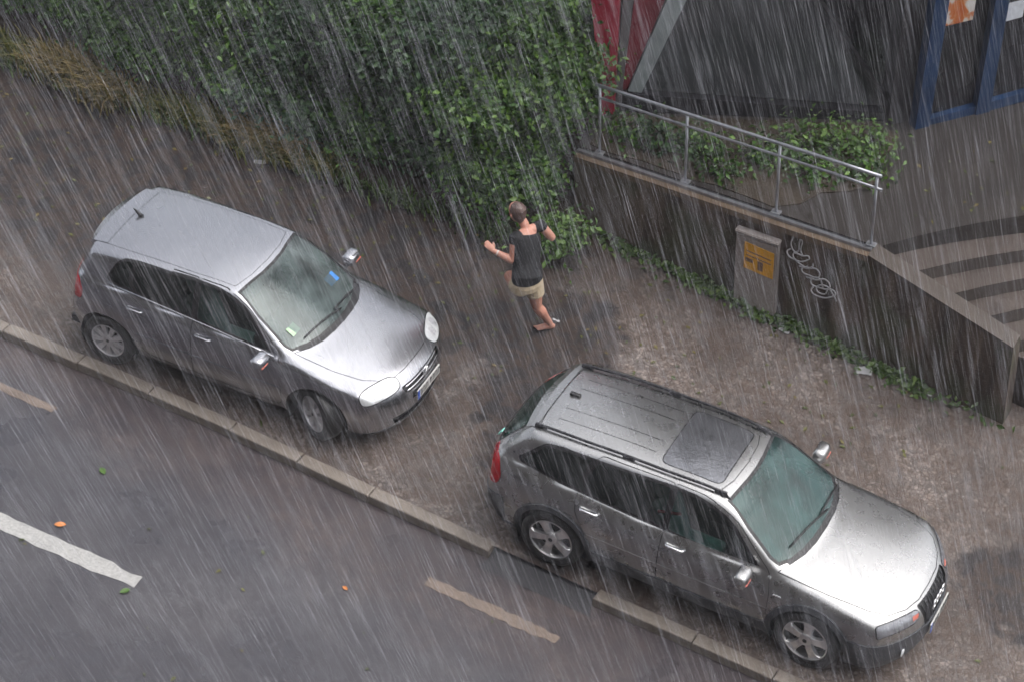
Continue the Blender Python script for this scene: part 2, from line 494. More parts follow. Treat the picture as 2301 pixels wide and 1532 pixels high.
def ragged(poly, amp=0.05, step=0.18, seed=1):
    r = random.Random(seed); out = []
    for i in range(len(poly)):
        a, b_ = Vector(poly[i]), Vector(poly[(i + 1) % len(poly)])
        k = max(1, int((b_ - a).length / step))
        for q in range(k):
            p = a.lerp(b_, q / k)
            out.append((p.x + r.uniform(-amp, amp), p.y + r.uniform(-amp, amp)))
    return out
def sheet(name, poly, z, m):
    bm = bmesh.new()
    bm.faces.new([bm.verts.new((x, y, z)) for x, y in poly])
    bmesh.ops.triangulate(bm, faces=bm.faces)
    return from_bm(name, bm, m)

def dash(name, x0, y0, x1, y1, w, m, label, cat, seed):
    r = random.Random(seed); k = 26; top, bot = [], []
    for i in range(k + 1):
        t = i / k
        x, y = x0 + (x1 - x0) * t, y0 + (y1 - y0) * t
        e = 1.0 - (0.35 * r.random() if t > 0.9 else 0.0)
        top.append((x + r.uniform(-.02, .02), y + w / 2 * e + r.uniform(-.012, .012)))
        bot.append((x + r.uniform(-.02, .02), y - w / 2 * e + r.uniform(-.012, .012)))
    V = [(x, y, -0.0955) for x, y in top] + [(x, y, -0.0955) for x, y in bot]
    return tag(from_py(name, V, [(k + 1 + i, k + 2 + i, i + 1, i) for i in range(k)], m), kind='structure')
dash("lane_marking", -9.6, -3.07, -6.22, -3.11, 0.20, M['whiteline'], None, None, 1)
dash("parking_marking", -11.2, -1.33, -8.45, -1.41, 0.12, M['tanline'], None, None, 2)
dash("parking_marking", -3.74, -1.64, -2.24, -1.71, 0.14, M['tanline'], None, None, 3)

# ------------------------------------------------------------------ planted bank behind the pavement
gx, gy = np.linspace(-22, -4.9, 70), np.linspace(3.75, 14, 40)
X, Y = np.meshgrid(gx, gy)
Z = 0.03 + 0.22 * np.clip(Y - 3.75, 0, 3.5) + 0.05 * np.sin(X * 3.1) * np.cos(Y * 2.3) * np.clip(Y - 3.9, 0, 1) + rng.normal(0, 0.012, X.shape)
V = np.stack([X, Y + 0.12 * np.sin(X * 1.7) + 0.06 * np.sin(X * 4.3 + 1), Z], -1).reshape(-1, 3)
nx = len(gx)
idx = np.array([(j * nx + i, j * nx + i + 1, (j + 1) * nx + i + 1, (j + 1) * nx + i) for j in range(len(gy) - 1) for i in range(nx - 1)])
tag(from_np("soil_bank", V, idx, M['soil'], smooth=True), kind='structure')

# ------------------------------------------------------------------ retaining wall, terrace, stairs
LEAN = (-0.08, 0.0)      # true vertical seen from the sloping street
def wy(x): return 3.658 - 0.155 * x
def ztop(x):
    return 1.53 + 0.115 * x if x < -1.19 else 1.393 - (x + 1.19) * 0.19
wall = tag(empty("retaining_wall", (0, 0, 0)), "dark stained concrete retaining wall between pavement and terrace, sloping down beside steps", "wall")
def wall_run(name, xs, d0, d1, zlo, zhi, m, parent, lean=LEAN):
    V, F = [], []
    for x in xs:
        a, b_ = (zlo(x) if callable(zlo) else zlo), (zhi(x) if callable(zhi) else zhi)
        for d, z in ((d0, a), (d1, a), (d1, b_), (d0, b_)):
            V.append((x + lean[0] * z, wy(x) + d, z))
    for i in range(len(xs) - 1):
        for k in range(4):
            F.append((4 * i + k, 4 * i + (k + 1) % 4, 4 * i + 4 + (k + 1) % 4, 4 * i + 4 + k))
    F += [(3, 2, 1, 0), tuple(4 * (len(xs) - 1) + k for k in range(4))]
    bm = bmesh.new(); vs = [bm.verts.new(v) for v in V]
    for f in F: bm.faces.new([vs[i] for i in f])
    return from_bm(name, bm, m, parent)
xs1 = np.linspace(-5.08, -1.19, 14); xs2 = np.linspace(-1.19, 0.60, 9)
wall_run("wall_face", list(xs1), 0.0, 0.28, -0.2, lambda x: ztop(x) - 0.075, M['wall'], wall)
wall_run("wall_face", list(xs2[:]), 0.0, 0.28, -0.2, lambda x: 1.393 - (x + 1.19) * 0.19 - 0.04, M['wall'], wall)
wall_run("coping", list(xs1), -0.025, 0.12, lambda x: ztop(x) - 0.073, lambda x: ztop(x), M['coping'], wall)
wall_run("metal_edge", list(xs1), 0.065, 0.115, lambda x: ztop(x) + 0.002, lambda x: ztop(x) + 0.035, M['galv'], wall)
wall_run("gutter", list(xs1), 0.123, 0.20, lambda x: ztop(x) - 0.073, lambda x: ztop(x) - 0.01, M['darkmetal'], wall)
wall_run("cheek_coping", list(xs2[:]), -0.012, 0.24, lambda x: 1.393 - (x + 1.19) * 0.19 - 0.038, lambda x: 1.393 - (x + 1.19) * 0.19 + 0.01, M['cheek'], wall)

def zter(x, y): return 1.40 + 0.115 * (x + 1.2)
dS = Vector((0.72, 0.69))
poly = [(-5.2, wy(-5.2) + 0.2), (-1.20, wy(-1.2) + 0.2)] + [tuple(Vector((-1.18, 4.10)) + Vector((0.64, 0.77)) * s_ + Vector((0.72, -0.69)) * (0.075 * s_ * s_ - 0.0035 * s_ ** 3)) for s_ in np.linspace(0, 6, 15)] + [(6.5, 16), (-5.2, 16)]
tag(prism("terrace", poly, -0.3, lambda x, y: zter(x, y) - 0.005, M['terrace'], lean=(-0.03, 0)), kind='structure')
stairs = tag(empty("stairs"), "flight of worn stone steps descending from terrace beside the retaining wall", "stairs")
A = [Vector((-1.18 + 0.40 * i, 4.085 - 0.03 * i)) for i in range(11)]
for i in range(1, 10):
    a = A[i]; dn_ = Vector((0.72, -0.69)); d0 = Vector((0.64, 0.77))
    front = [a + d0 * s_ + dn_ * (0.075 * s_ * s_ - 0.0035 * s_ ** 3) for s_ in np.linspace(0, 6, 15)]
    rear = [p_ + (A[i - 1] - a) + Vector((-0.05, 0.05)) for p_ in front[::-1]]
    zt = 1.395 - 0.148 * i
    top = lambda x, y, zt=zt, ax=a.x: zt + 0.115 * (x - ax) * 0.5
    o = prism("step", [tuple(q_) for q_ in front + rear], -0.3, top, [M['step'], M['riser']], stairs)
    for pg in o.data.polygons:
        if abs(pg.normal.z) < 0.5: pg.material_index = 1

railing = tag(empty("railing"), "galvanised steel two bar handrail standing on the retaining wall edge", "railing")
def rp(x, h): return (x - 0.08 * (ztop(x) + h), wy(x) + 0.15, ztop(x) + h)
xa, xb = -4.86, -1.17
tube("top_rail", [rp(x, 0.95) for x in np.linspace(xa, xb, 8)], 0.022, M['galv'], railing, 10)
tube("lower_rail", [rp(x, 0.79) for x in np.linspace(xa, xb + 0.02, 8)], 0.017, M['galv'], railing, 10)
for x in (-4.80, -3.62, -2.42, -1.22):
    tube("post", [rp(x, -0.06), rp(x, 0.95)], 0.017, M['galv'], railing, 10)
    bm = bmesh.new(); bm_box(bm, rp(x, 0.045), (0.11, 0.09, 0.012), 0.003, 1); from_bm("base_plate", bm, M['galv'], railing)

# ------------------------------------------------------------------ building behind the terrace
bld = tag(empty("shop_building", (-3.5, 7, 1.1)), "dark glazed shop front with red strut and blue framed doors above the terrace", "building")
FA, FB = Vector((-5.1, 5.6)), Vector((-2.0, 6.65)); FC = Vector((-1.75, 6.55)); FD = Vector((-0.74, 7.64))
uA = (FB - FA).normalized(); nA = Vector((uA.y, -uA.x)); uB = (FD - FC).normalized(); nB = Vector((uB.y, -uB.x))
class Fr:
    def __init__(s, o, u, n): s.o, s.u, s.n = o, u, n
    def P(s, a, h, d=0.0):
        q = s.o + s.u * a + s.n * d
        return (q.x - 3.5 * 0 - 0.03 * (h - 1.2), q.y, h)
fa, fb = Fr(FA, uA, nA), Fr(FC, uB, nB)
def wpart(name, fr, poly, d0, d1, m, parent=bld):
    """slab on a facade: polygon of (s,h) extruded from d0 to d1 out of the plane"""
    n = len(poly)
    V = [fr.P(a, h, d0) for a, h in poly] + [fr.P(a, h, d1) for a, h in poly]
    V = [(x + 3.5, y - 7, z - 1.1) if parent is bld else (x, y, z) for x, y, z in V]
    bm = bmesh.new(); vs = [bm.verts.new(v) for v in V]
    for f in [tuple(range(n)), tuple(range(n, 2 * n))] + [(i, (i + 1) % n, n + (i + 1) % n, n + i) for i in range(n)]:
        bm.faces.new([vs[i] for i in f])
    return from_bm(name, bm, m, parent)
H = 9.0
wpart("wall", fa, [(-0.15, 0.6), (3.35, 0.6), (3.35, H), (0.15, H), (0.15, 4.7), (-0.15, 4.7)], -0.5, -0.12, M['facade'])  # unseen upper corner stepped back to shape reflections in the cars
wpart("wall", fb, [(-0.25, 0.6), (6.0, 0.6), (6.0, H), (-0.25, H)], -0.6, -0.16, M['facade'])
wpart("roof", fa, [(0.15, H), (3.9, H), (3.9, H + 0.3), (0.15, H + 0.3)], -5.0, 0.3, M['facade'])
wpart("plinth", fa, [(0.05, 0.95), (3.25, 1.30), (3.25, 1.42), (0.05, 1.22)], -0.10, 0.06, M['darkmetal'])
wpart("base_course", fa, [(-0.3, 0.6), (3.45, 0.6), (3.45, 1.298), (0.05, 0.93), (-0.3, 0.90)], -0.09, 0.16, M['step'])
g = wpart("shop_window", fa, [(0.24, 1.245), (3.12, 1.455), (2.10, 2.80), (1.72, 3.9), (1.55, 4.6), (1.36, 4.6)], -0.08, -0.03, M['bglass'])
wpart("window_frame", fa, [(0.07, 1.24), (0.235, 1.24), (1.35, 4.6), (1.05, 4.6)], -0.09, 0.03, M['paleframe'])
wpart("mullion", fa, [(3.13, 1.44), (3.22, 1.44), (2.20, 2.80), (1.70, 4.6), (1.56, 4.6), (2.11, 2.80)], -0.09, 0.02, M['darkmetal'])
wpart("shop_window", fa, [(3.23, 1.46), (3.34, 1.46), (3.34, 4.6), (1.72, 4.6), (2.22, 2.80)], -0.10, -0.06, M['darkglass'])
wpart("red_panel", fa, [(0.00, 1.24), (0.055, 1.24), (1.03, 4.6), (0.62, 4.6), (0.07, 2.5)], -0.08, 0.0, M['darkred'])
wpart("grey_post", fa, [(-0.065, 0.92), (-0.01, 0.92), (0.06, 2.5), (0.60, 4.6), (0.45, 4.6), (-0.06, 2.5)], -0.06, 0.04, M['grey'])
wpart("red_strut", fa, [(-0.21, 0.90), (-0.075, 0.90), (-0.085, 2.47), (0.02, 4.6), (-0.72, 4.6), (-0.42, 2.45)], -0.06, 0.12, M['red'])
wpart("threshold", fb, [(0.20, 1.315), (5.9, 2.02), (5.9, 2.16), (0.20, 1.44)], -0.10, 0.035, M['blue'])
for s in (0.0, 0.80, 1.62, 2.45):
    wpart("door_post", fb, [(s, 1.30 + 0.09 * s), (s + 0.185, 1.30 + 0.09 * s), (s + 0.185, 4.6), (s, 4.6)], -0.10, 0.06, M['blue'])
for s in (0.187, 0.987, 1.807):
    p_ = wpart("door_pane", fb, [(s, 1.44 + 0.125 * (s - 0.2)), (s + 0.61, 1.44 + 0.125 * (s + 0.41)), (s + 0.61, 4.6), (s, 4.6)], -0.085, -0.05, M['darkglass'])
M['poster'] = None
def mat_poster():
    m, nt, out = newmat("orange_poster_print")
    b = principled(nt, Roughness=0.3)
    v = pos_node(nt)
    n1 = noise(nt, v, 5.0, 3)
    c = ramp(nt, n1, [(0.40, (0.42, 0.105, 0.025)), (0.50, (0.50, 0.17, 0.05)), (0.56, (0.55, 0.50, 0.45)), (0.7, (0.62, 0.60, 0.58))])
    nt.links.new(c, b.inputs["Base Color"]); nt.links.new(b.outputs[0], out.inputs["Surface"])
    return m
M['poster'] = mat_poster()
M['paper'] = simple("white_paper", (0.60, 0.63, 0.68), 0.5, 0, 0.12, 20)
bp_ = wpart("poster", fb, [(0.24, 2.66), (0.60, 2.69), (0.60, 3.25), (0.24, 3.22)], -0.047, -0.040, M['poster'], None)
tag(bp_, "orange and white poster stuck inside the blue framed door", "poster")
bp_ = wpart("notice", fb, [(1.03, 2.59), (1.27, 2.62), (1.27, 2.86), (1.03, 2.83)], -0.047, -0.040, M['paper'], None)
tag(bp_, "small white paper notice behind the blue framed door glass", "notice")

# apartment house across the street, on whose side the photograph was taken
apt = tag(empty("apartment_building", (0, -18.2, 0)), "plastered apartment house across the road from the parked cars", "building")
box("facade", (2, -1.0, 12.4), (64, 1.4, 25.6), M['plaster'], apt)
wmesh = None
for fl in range(7):
    for k in range(20):
        if wmesh is None:
            o = box("window", (0, 0, 0), (1.2, 0.12, 1.9), M['darkglass'], apt); wmesh = o.data
        else:
            o = link(bpy.data.objects.new("window", wmesh), apt)
        o.location = (-28 + 3.1 * k, -0.28, 2.3 + fl * 3.6)
tag(sheet("sidewalk", [(-60, -17.6), (60, -17.6), (60, -13), (-60, -13)], 0.0, M['patch']), kind='structure')

# ------------------------------------------------------------------ cars
def pchip(xs, ys):
    xs, ys = np.asarray(xs, float), np.asarray(ys, float)
    o = np.argsort(xs); xs, ys = xs[o], ys[o]
    h = np.diff(xs); d = np.diff(ys) / h
    m = np.zeros_like(xs); m[0], m[-1] = d[0], d[-1]
    for i in range(1, len(xs) - 1):
        if d[i - 1] * d[i] > 0:
            w1, w2 = 2 * h[i] + h[i - 1], h[i] + 2 * h[i - 1]
            m[i] = (w1 + w2) / (w1 / d[i - 1] + w2 / d[i])
    def f(x):
        x = np.clip(np.asarray(x, float), xs[0], xs[-1])
        i = np.clip(np.searchsorted(xs, x) - 1, 0, len(xs) - 2)
        t = (x - xs[i]) / h[i]
        return ((1 + 2 * t) * (1 - t) ** 2 * ys[i] + t * (1 - t) ** 2 * h[i] * m[i]
                + t * t * (3 - 2 * t) * ys[i + 1] + t * t * (t - 1) * h[i] * m[i + 1])
    return f

def smax(a, b, k):
    h = np.maximum(k - np.abs(a - b), 0) / k
    return np.maximum(a, b) + h * h * k * 0.25

def round_poly(pts, r=0.05, k=3):
    out = []; n = len(pts)
    for i in range(n):
        p0, p1, p2 = (np.array(pts[(i + j) % n], float) for j in (-1, 0, 1))
        a, b = p0 - p1, p2 - p1
        la, lb = np.linalg.norm(a), np.linalg.norm(b)
        rr = r[i] if hasattr(r, "__len__") else r
        d = min(rr, la * 0.45, lb * 0.45)
        if d < 1e-4: out.append(tuple(p1)); continue
        s, e = p1 + a / la * d, p1 + b / lb * d
        for q in range(k + 1):
            t = q / k
            out.append(tuple((1 - t) ** 2 * s + 2 * t * (1 - t) * p1 + t * t * e))
    return out

def offset_poly(pts, d):
    P = [np.array(p, float) for p in pts]; n = len(P)
    area = sum(P[i][0] * P[(i + 1) % n][1] - P[(i + 1) % n][0] * P[i][1] for i in range(n))
    sgn = 1 if area > 0 else -1
    out = []
    for i in range(n):
        e1, e2 = P[i] - P[i - 1], P[(i + 1) % n] - P[i]
        l1, l2 = np.linalg.norm(e1), np.linalg.norm(e2)
        n1 = np.array([e1[1], -e1[0]]) / max(l1, 1e-9) * sgn; n2 = np.array([e2[1], -e2[0]]) / max(l2, 1e-9) * sgn
        b = n1 + n2; b /= max(np.linalg.norm(b), 1e-6)
        out.append(tuple(P[i] + b * d / max(0.4, b @ n1)))
    return out

def ellipse(cx, cy, a, b, n=22, rot=0.0, p=2.0):
    out = []
    for i in range(n):
        t = 2 * math.pi * i / n
        c, s = math.cos(t), math.sin(t)
        x = a * math.copysign(abs(c) ** (2 / p), c); y = b * math.copysign(abs(s) ** (2 / p), s)
        out.append((cx + x * math.cos(rot) - y * math.sin(rot), cy + x * math.sin(rot) + y * math.cos(rot)))
    return out

def inside(poly, X, Y):
    P = np.asarray(poly); n = len(P); c = np.zeros(len(X), bool); j = n - 1
    for i in range(n):
        xi, yi, xj, yj = *P[i], *P[j]
        c ^= ((yi > Y) != (yj > Y)) & (X < (xj - xi) * (Y - yi) / (yj - yi + 1e-15) + xi)
        j = i
    return c

class Car:
    def __init__(s, sp):
        s.sp = sp
        s.zc = pchip(*zip(*sp['zc'])); s.hw = pchip(*zip(*sp['hw'])); s.inset = pchip(*zip(*sp['inset']))
        s.belt = pchip(*zip(*sp['belt'])); s.xf = pchip(*zip(*sp['xf'])); s.xr = pchip(*zip(*sp['xr']))
        s.cc = pchip(*zip(*sp['cc'])); s.cr = pchip(*zip(*sp['crown']))
    def F(s, P):
        sp = s.sp
        x, y, z = P[:, 0], P[:, 1], P[:, 2]; ay = np.abs(y)
        ys = s.hw(x) - s.inset(z - s.belt(x))
        fs = (ay - ys) / 1.05
        xe = x + s.cc(x) * ay ** 2
        zt = s.zc(xe) - s.cr(x) * ay ** 2
        sl = (s.zc(xe + 0.01) - s.zc(xe - 0.01)) / 0.02
        ft = (z - zt) / np.sqrt(1 + sl ** 2)
        ff = x - (s.xf(z) - sp['ff'][0] * (ay / 0.8) ** sp['ff'][1])
        fr = (s.xr(z) + sp['fr'][0] * (ay / 0.8) ** sp['fr'][1]) - x
        slr = (s.xr(z + 0.01) - s.xr(z - 0.01)) / 0.02
        fr = fr / np.sqrt(1 + slr ** 2)
        fb = 0.19 - z
        k = sp['k']
        f = smax(fs, ft, k[0]); f = smax(f, ff, k[1]); f = smax(f, fr, k[2]); f = smax(f, fb, 0.06)
        return f
    def grad(s, P, e=0.004):
        G = np.zeros_like(P)
        for i in range(3):
            d = np.zeros(3); d[i] = e
            G[:, i] = (s.F(P + d) - s.F(P - d)) / (2 * e)
        return G
    def snap(s, P, it=3):
        P = P.copy()
        for _ in range(it):
            G = s.grad(P); P -= (s.F(P) / np.maximum((G * G).sum(1), 0.2))[:, None] * G
        return P
    def normal(s, P):
        G = s.grad(P, 0.006); return G / (np.linalg.norm(G, axis=1)[:, None] + 1e-9)
    def cast(s, O, D, tmax=2.6):
        lo, hi = np.zeros(len(O)), np.full(len(O), tmax)
        for _ in range(24):
            mid = (lo + hi) / 2; ins = s.F(O + D * mid[:, None]) < 0
            lo = np.where(ins, mid, lo); hi = np.where(ins, hi, mid)
        return O + D * hi[:, None]
    def yat(s, x, z, side=1):
        P = s.cast(np.array([[x, 0, z]], float), np.array([[0, side, 0]], float))[0]; return P[1]
    def zat(s, x, y, z0=0.5):
        return s.cast(np.array([[x, y, z0]], float), np.array([[0, 0, 1]], float))[0][2]
    def mesh(s):
        xa, xb, za = s.sp['axis']
        th = np.linspace(-90, 90, 721) * math.pi / 180
        O = np.tile([(-1.5, 0, za)], (len(th), 1)); D = np.stack([0 * th, np.cos(th), np.sin(th)], 1)
        H = s.cast(O, D); L = np.concatenate([[0], np.cumsum(np.linalg.norm(np.diff(H, axis=0), axis=1))])
        nh = 54
        t = np.interp(np.linspace(0, L[-1], nh + 1), L, th)
        m = len(t); Os, Ds = [], []
        def ring(x, phi, sx):
            Ds.append(np.stack([np.full(m, math.sin(phi) * sx), math.cos(phi) * np.cos(t), math.cos(phi) * np.sin(t)], 1))
            Os.append(np.tile([(x, 0, za)], (m, 1)))
        nc = 28
        for i in range(1, nc): ring(xa, (1 - i / nc) * math.pi / 2, -1)
        for x in np.linspace(xa, xb, int((xb - xa) / 0.04) + 1): ring(x, 0, 1)
        for i in range(1, nc): ring(xb, (i / nc) * math.pi / 2, 1)
        nr = len(Os); V = s.cast(np.concatenate(Os), np.concatenate(Ds))
        V[np.abs(V[:, 1]) < 1e-6, 1] = 0.0
        F = [(i * m + k, i * m + k + 1, (i + 1) * m + k + 1, (i + 1) * m + k) for i in range(nr - 1) for k in range(m - 1)]
        p0 = s.cast(np.array([[xa, 0, za]], float), np.array([[-1.0, 0, 0]])); p1 = s.cast(np.array([[xb, 0, za]], float), np.array([[1.0, 0, 0]]))
        V = np.concatenate([V, p0, p1]); a, b = len(V) - 2, len(V) - 1
        F += [(a, k + 1, k) for k in range(m - 1)] + [(b, (nr - 1) * m + k, (nr - 1) * m + k + 1) for k in range(m - 1)]
        s.bm = bmesh.new()
        vs = [s.bm.verts.new(v) for v in V.tolist()]
        for f in F:
            q = s.bm.faces.new([vs[i] for i in f])
        s.bm.faces.index_update()
        s.rid = s.bm.faces.layers.int.new("rid")
        s.regions = {0: 'body'}; s.cen = {}; s.bm.normal_update()
    def carve(s, poly, axes, cond, name, only=None):
        """cut along the polygon seen down one axis and give the faces inside it a region name."""
        if name not in s.regions.values(): s.regions[len(s.regions)] = name
        rid = [k for k, v in s.regions.items() if v == name][0]
        U, Vv = (np.array(a, float) for a in axes)
        Wd = Vector(np.cross(U, Vv)); Uv, Vw = Vector(U), Vector(Vv)
        P = np.asarray(poly); lo, hi = P.min(0) - 0.03, P.max(0) + 0.03
        only_ids = None if only is None else {k for k, v in s.regions.items() if v in only}
        cand = set()
        for f in s.bm.faces:
            c = s.cen.get(f)
            if c is None: c = s.cen[f] = f.calc_center_median()
            if lo[0] - .08 < c.dot(Uv) < hi[0] + .08 and lo[1] - .08 < c.dot(Vw) < hi[1] + .08 and cond(c, f.normal) and (only_ids is None or f[s.rid] in only_ids): cand.add(f)
        n = len(poly)
        for i in range(n):
            p, q = P[i], P[(i + 1) % n]
            if np.linalg.norm(q - p) < 1e-5: continue
            l2, h2 = np.minimum(p, q) - 0.012, np.maximum(p, q) + 0.012
            sub = []
            for f in cand:
                if not f.is_valid: continue
                aa = [v.co.dot(Uv) for v in f.verts]; bb = [v.co.dot(Vw) for v in f.verts]
                if max(aa) > l2[0] and min(aa) < h2[0] and max(bb) > l2[1] and min(bb) < h2[1]: sub.append(f)
            if not sub: continue
            d = q - p; no = Uv * (-d[1]) + Vw * d[0]
            co = Uv * p[0] + Vw * p[1]
            geom = list({v for f in sub for v in f.verts}) + list({e for f in sub for e in f.edges}) + sub
            r = bmesh.ops.bisect_plane(s.bm, geom=geom, dist=1e-5, plane_co=co, plane_no=no.normalized())
            new = [g for g in r["geom"] if isinstance(g, bmesh.types.BMFace)]
            for g in new: s.cen.pop(g, None)
            cand.update(new)
        cand = [f for f in cand if f.is_valid]
        if not cand: return
        C = np.array([f.calc_center_median() for f in cand])
        ins = inside(P, C @ U, C @ Vv)
        for f, k in zip(cand, ins):
            if k: f[s.rid] = rid
    def take(s, name, oname, mats, parent, off=0.0, sel=None, thick=0.0):
        """turn a region into a mesh object that follows the body surface exactly"""
        ids = {k for k, v in s.regions.items() if v in ((name,) if isinstance(name, str) else name)}
        fs = [f for f in s.bm.faces if f[s.rid] in ids]
        vid = {}; V = []; F = []
        for f in fs:
            c = f.calc_center_median()
            for sg in (1, -1):
                if sel and not sel(Vector((c.x, c.y * sg, c.z))): continue
                q = []
                for v in f.verts:
                    key = v if (sg == 1 or abs(v.co.y) < 1e-6) else (v, -1)
                    if key not in vid: vid[key] = len(V); V.append((v.co.x, v.co.y * sg, v.co.z))
                    q.append(vid[key])
                F.append(q if sg == 1 else q[::-1])
        if not F: return None
        V = s.snap(np.array(V)); N = s.normal(V)
        V = V + N * off
        if thick:
            ec = {}
            for q in F:
                for i in range(len(q)):
                    e = (q[i], q[(i + 1) % len(q)]); ec[e] = 1
            bd = [e for e in ec if (e[1], e[0]) not in ec]
            ids2 = {}; V2 = V.tolist(); N2 = N.tolist()
            rim = []
            for a, b in bd:
                for i in (a, b):
                    if i not in ids2:
                        ids2[i] = (len(V2), len(V2) + 1); V2.append(V[i].tolist()); V2.append((V[i] - N[i] * thick).tolist())
                rim.append((ids2[b][0], ids2[a][0], ids2[a][1], ids2[b][1]))
            nF = len(F); F = F + [list(r) for r in rim]; V = np.array(V2)
        me = bpy.data.meshes.new(oname); me.from_pydata([tuple(v) for v in V], [], F); me.update()
        me.polygons.foreach_set("use_smooth", np.ones(len(me.polygons), bool))
        if thick:
            for i in range(nF, len(me.polygons)): me.polygons[i].use_smooth = False
            nn = np.zeros((len(me.loops), 3))
            li = np.zeros(len(me.loops), np.int32); me.loops.foreach_get("vertex_index", li)
            Nf = np.zeros((len(V), 3)); Nf[:len(N)] = N
            nn = Nf[li]
            me.normals_split_custom_set(nn.tolist())
        else:
            me.normals_split_custom_set_from_vertices(N.tolist())
        add_mats(me, mats)
        return link(bpy.data.objects.new(oname, me), parent)

XZ = ((1, 0, 0), (0, 0, 1)); XY = ((1, 0, 0), (0, 1, 0)); YZ = ((0, 1, 0), (0, 0, 1))
side_c = lambda c, n: abs(n.y) > 0.35
top_c = lambda c, n: n.z > 0.25
front_c = lambda c, n: n.x > 0.25
rear_c = lambda c, n: n.x < -0.2
def mir(pts): return pts + [(x, -y) for x, y in pts[::-1]]

M['seam'] = simple("shut_line_black", (0.008, 0.008, 0.009), 0.6, 0, 0)
M['rubber'] = simple("black_rubber_trim", (0.014, 0.014, 0.016), 0.45, 0, 0.2, 30)
M['plastic'] = simple("grey_black_plastic", (0.035, 0.036, 0.040), 0.42, 0, 0.2, 20)
M['clad'] = simple("graphite_cladding", (0.060, 0.064, 0.072), 0.45, 0, 0.15, 12, (120, 0.15, 0.002))
M['tyre'] = simple("wet_tyre", (0.016, 0.016, 0.017), 0.5, 0, 0.2, 30, (90, 0.3, 0.003))
M['alloy'] = simple("alloy_wheel", (0.78, 0.77, 0.77), 0.3, 0.9, 0.15, 20)
M['hubcap'] = simple("silver_wheel_trim", (0.60, 0.59, 0.61), 0.38, 0.6, 0.15, 20)
M['chrome'] = simple("chrome", (0.75, 0.76, 0.78), 0.15, 1.0, 0)
M['tail'] = simple("red_tail_lens", (0.42, 0.006, 0.012), 0.12, 0, 0.25, 14, None, False, **{"Coat Weight": 0.6})
M['amber'] = simple("amber_lens", (0.55, 0.14, 0.10), 0.15, 0, 0.1, 14)
M['lamp'] = simple("clear_headlamp", (0.72, 0.74, 0.76), 0.10, 0.35, 0.22, 16, None, False, **{"Coat Weight": 1.0})
M['lampdark'] = simple("smoked_headlamp", (0.20, 0.205, 0.225), 0.10, 0.3, 0.3, 16, None, False, **{"Coat Weight": 1.0})
M['bowl'] = simple("lamp_reflector", (0.60, 0.61, 0.64), 0.15, 0.4, 0.3, 30, None, False, **{"Coat Weight": 1.0})
M['platew'] = simple("number_plate_white", (0.55, 0.55, 0.53), 0.35, 0, 0.08, 30)
M['plateb'] = simple("number_plate_blue", (0.03, 0.09, 0.45), 0.35, 0, 0)
M['ink'] = simple("black_ink", (0.02, 0.02, 0.02), 0.5, 0, 0)
M['seat'] = simple("seat_cloth", (0.055, 0.062, 0.064), 0.85, 0, 0.3, 10)
M['seatpale'] = simple("pale_seat_cloth", (0.30, 0.37, 0.37), 0.85, 0, 0.3, 10)
M['cabin'] = simple("cabin_lining", (0.020, 0.021, 0.022), 0.8, 0, 0.2, 10)
M['wscreen_g'] = glass("windscreen_glass_misted", (0.32, 0.42, 0.41), 0.17, (0.38, 0.48, 0.48), 0.10)
M['wscreen_a'] = glass("windscreen_glass_green", (0.16, 0.36, 0.34), 0.13, (0.17, 0.38, 0.37), 0.08)
M['sidegl'] = glass("side_window_glass", (0.22, 0.32, 0.30), 0.03, (0.4, 0.45, 0.45), 0.05)
M['reargl'] = glass("rear_window_glass_green", (0.10, 0.26, 0.22), 0.10, (0.16, 0.33, 0.28), 0.07)
M['sunroof'] = simple("sunroof_glass_wet", (0.24, 0.245, 0.265), 0.25, 0.85, 0.25, 9, (30, 0.22, 0.01))
M['paintg'] = paint("grey_metallic_paint", (0.40, 0.405, 0.435), 0.26)
M['painta'] = paint("silver_metallic_paint", (0.41, 0.408, 0.408), 0.28)

def arc_profile(R_, c):
    return c

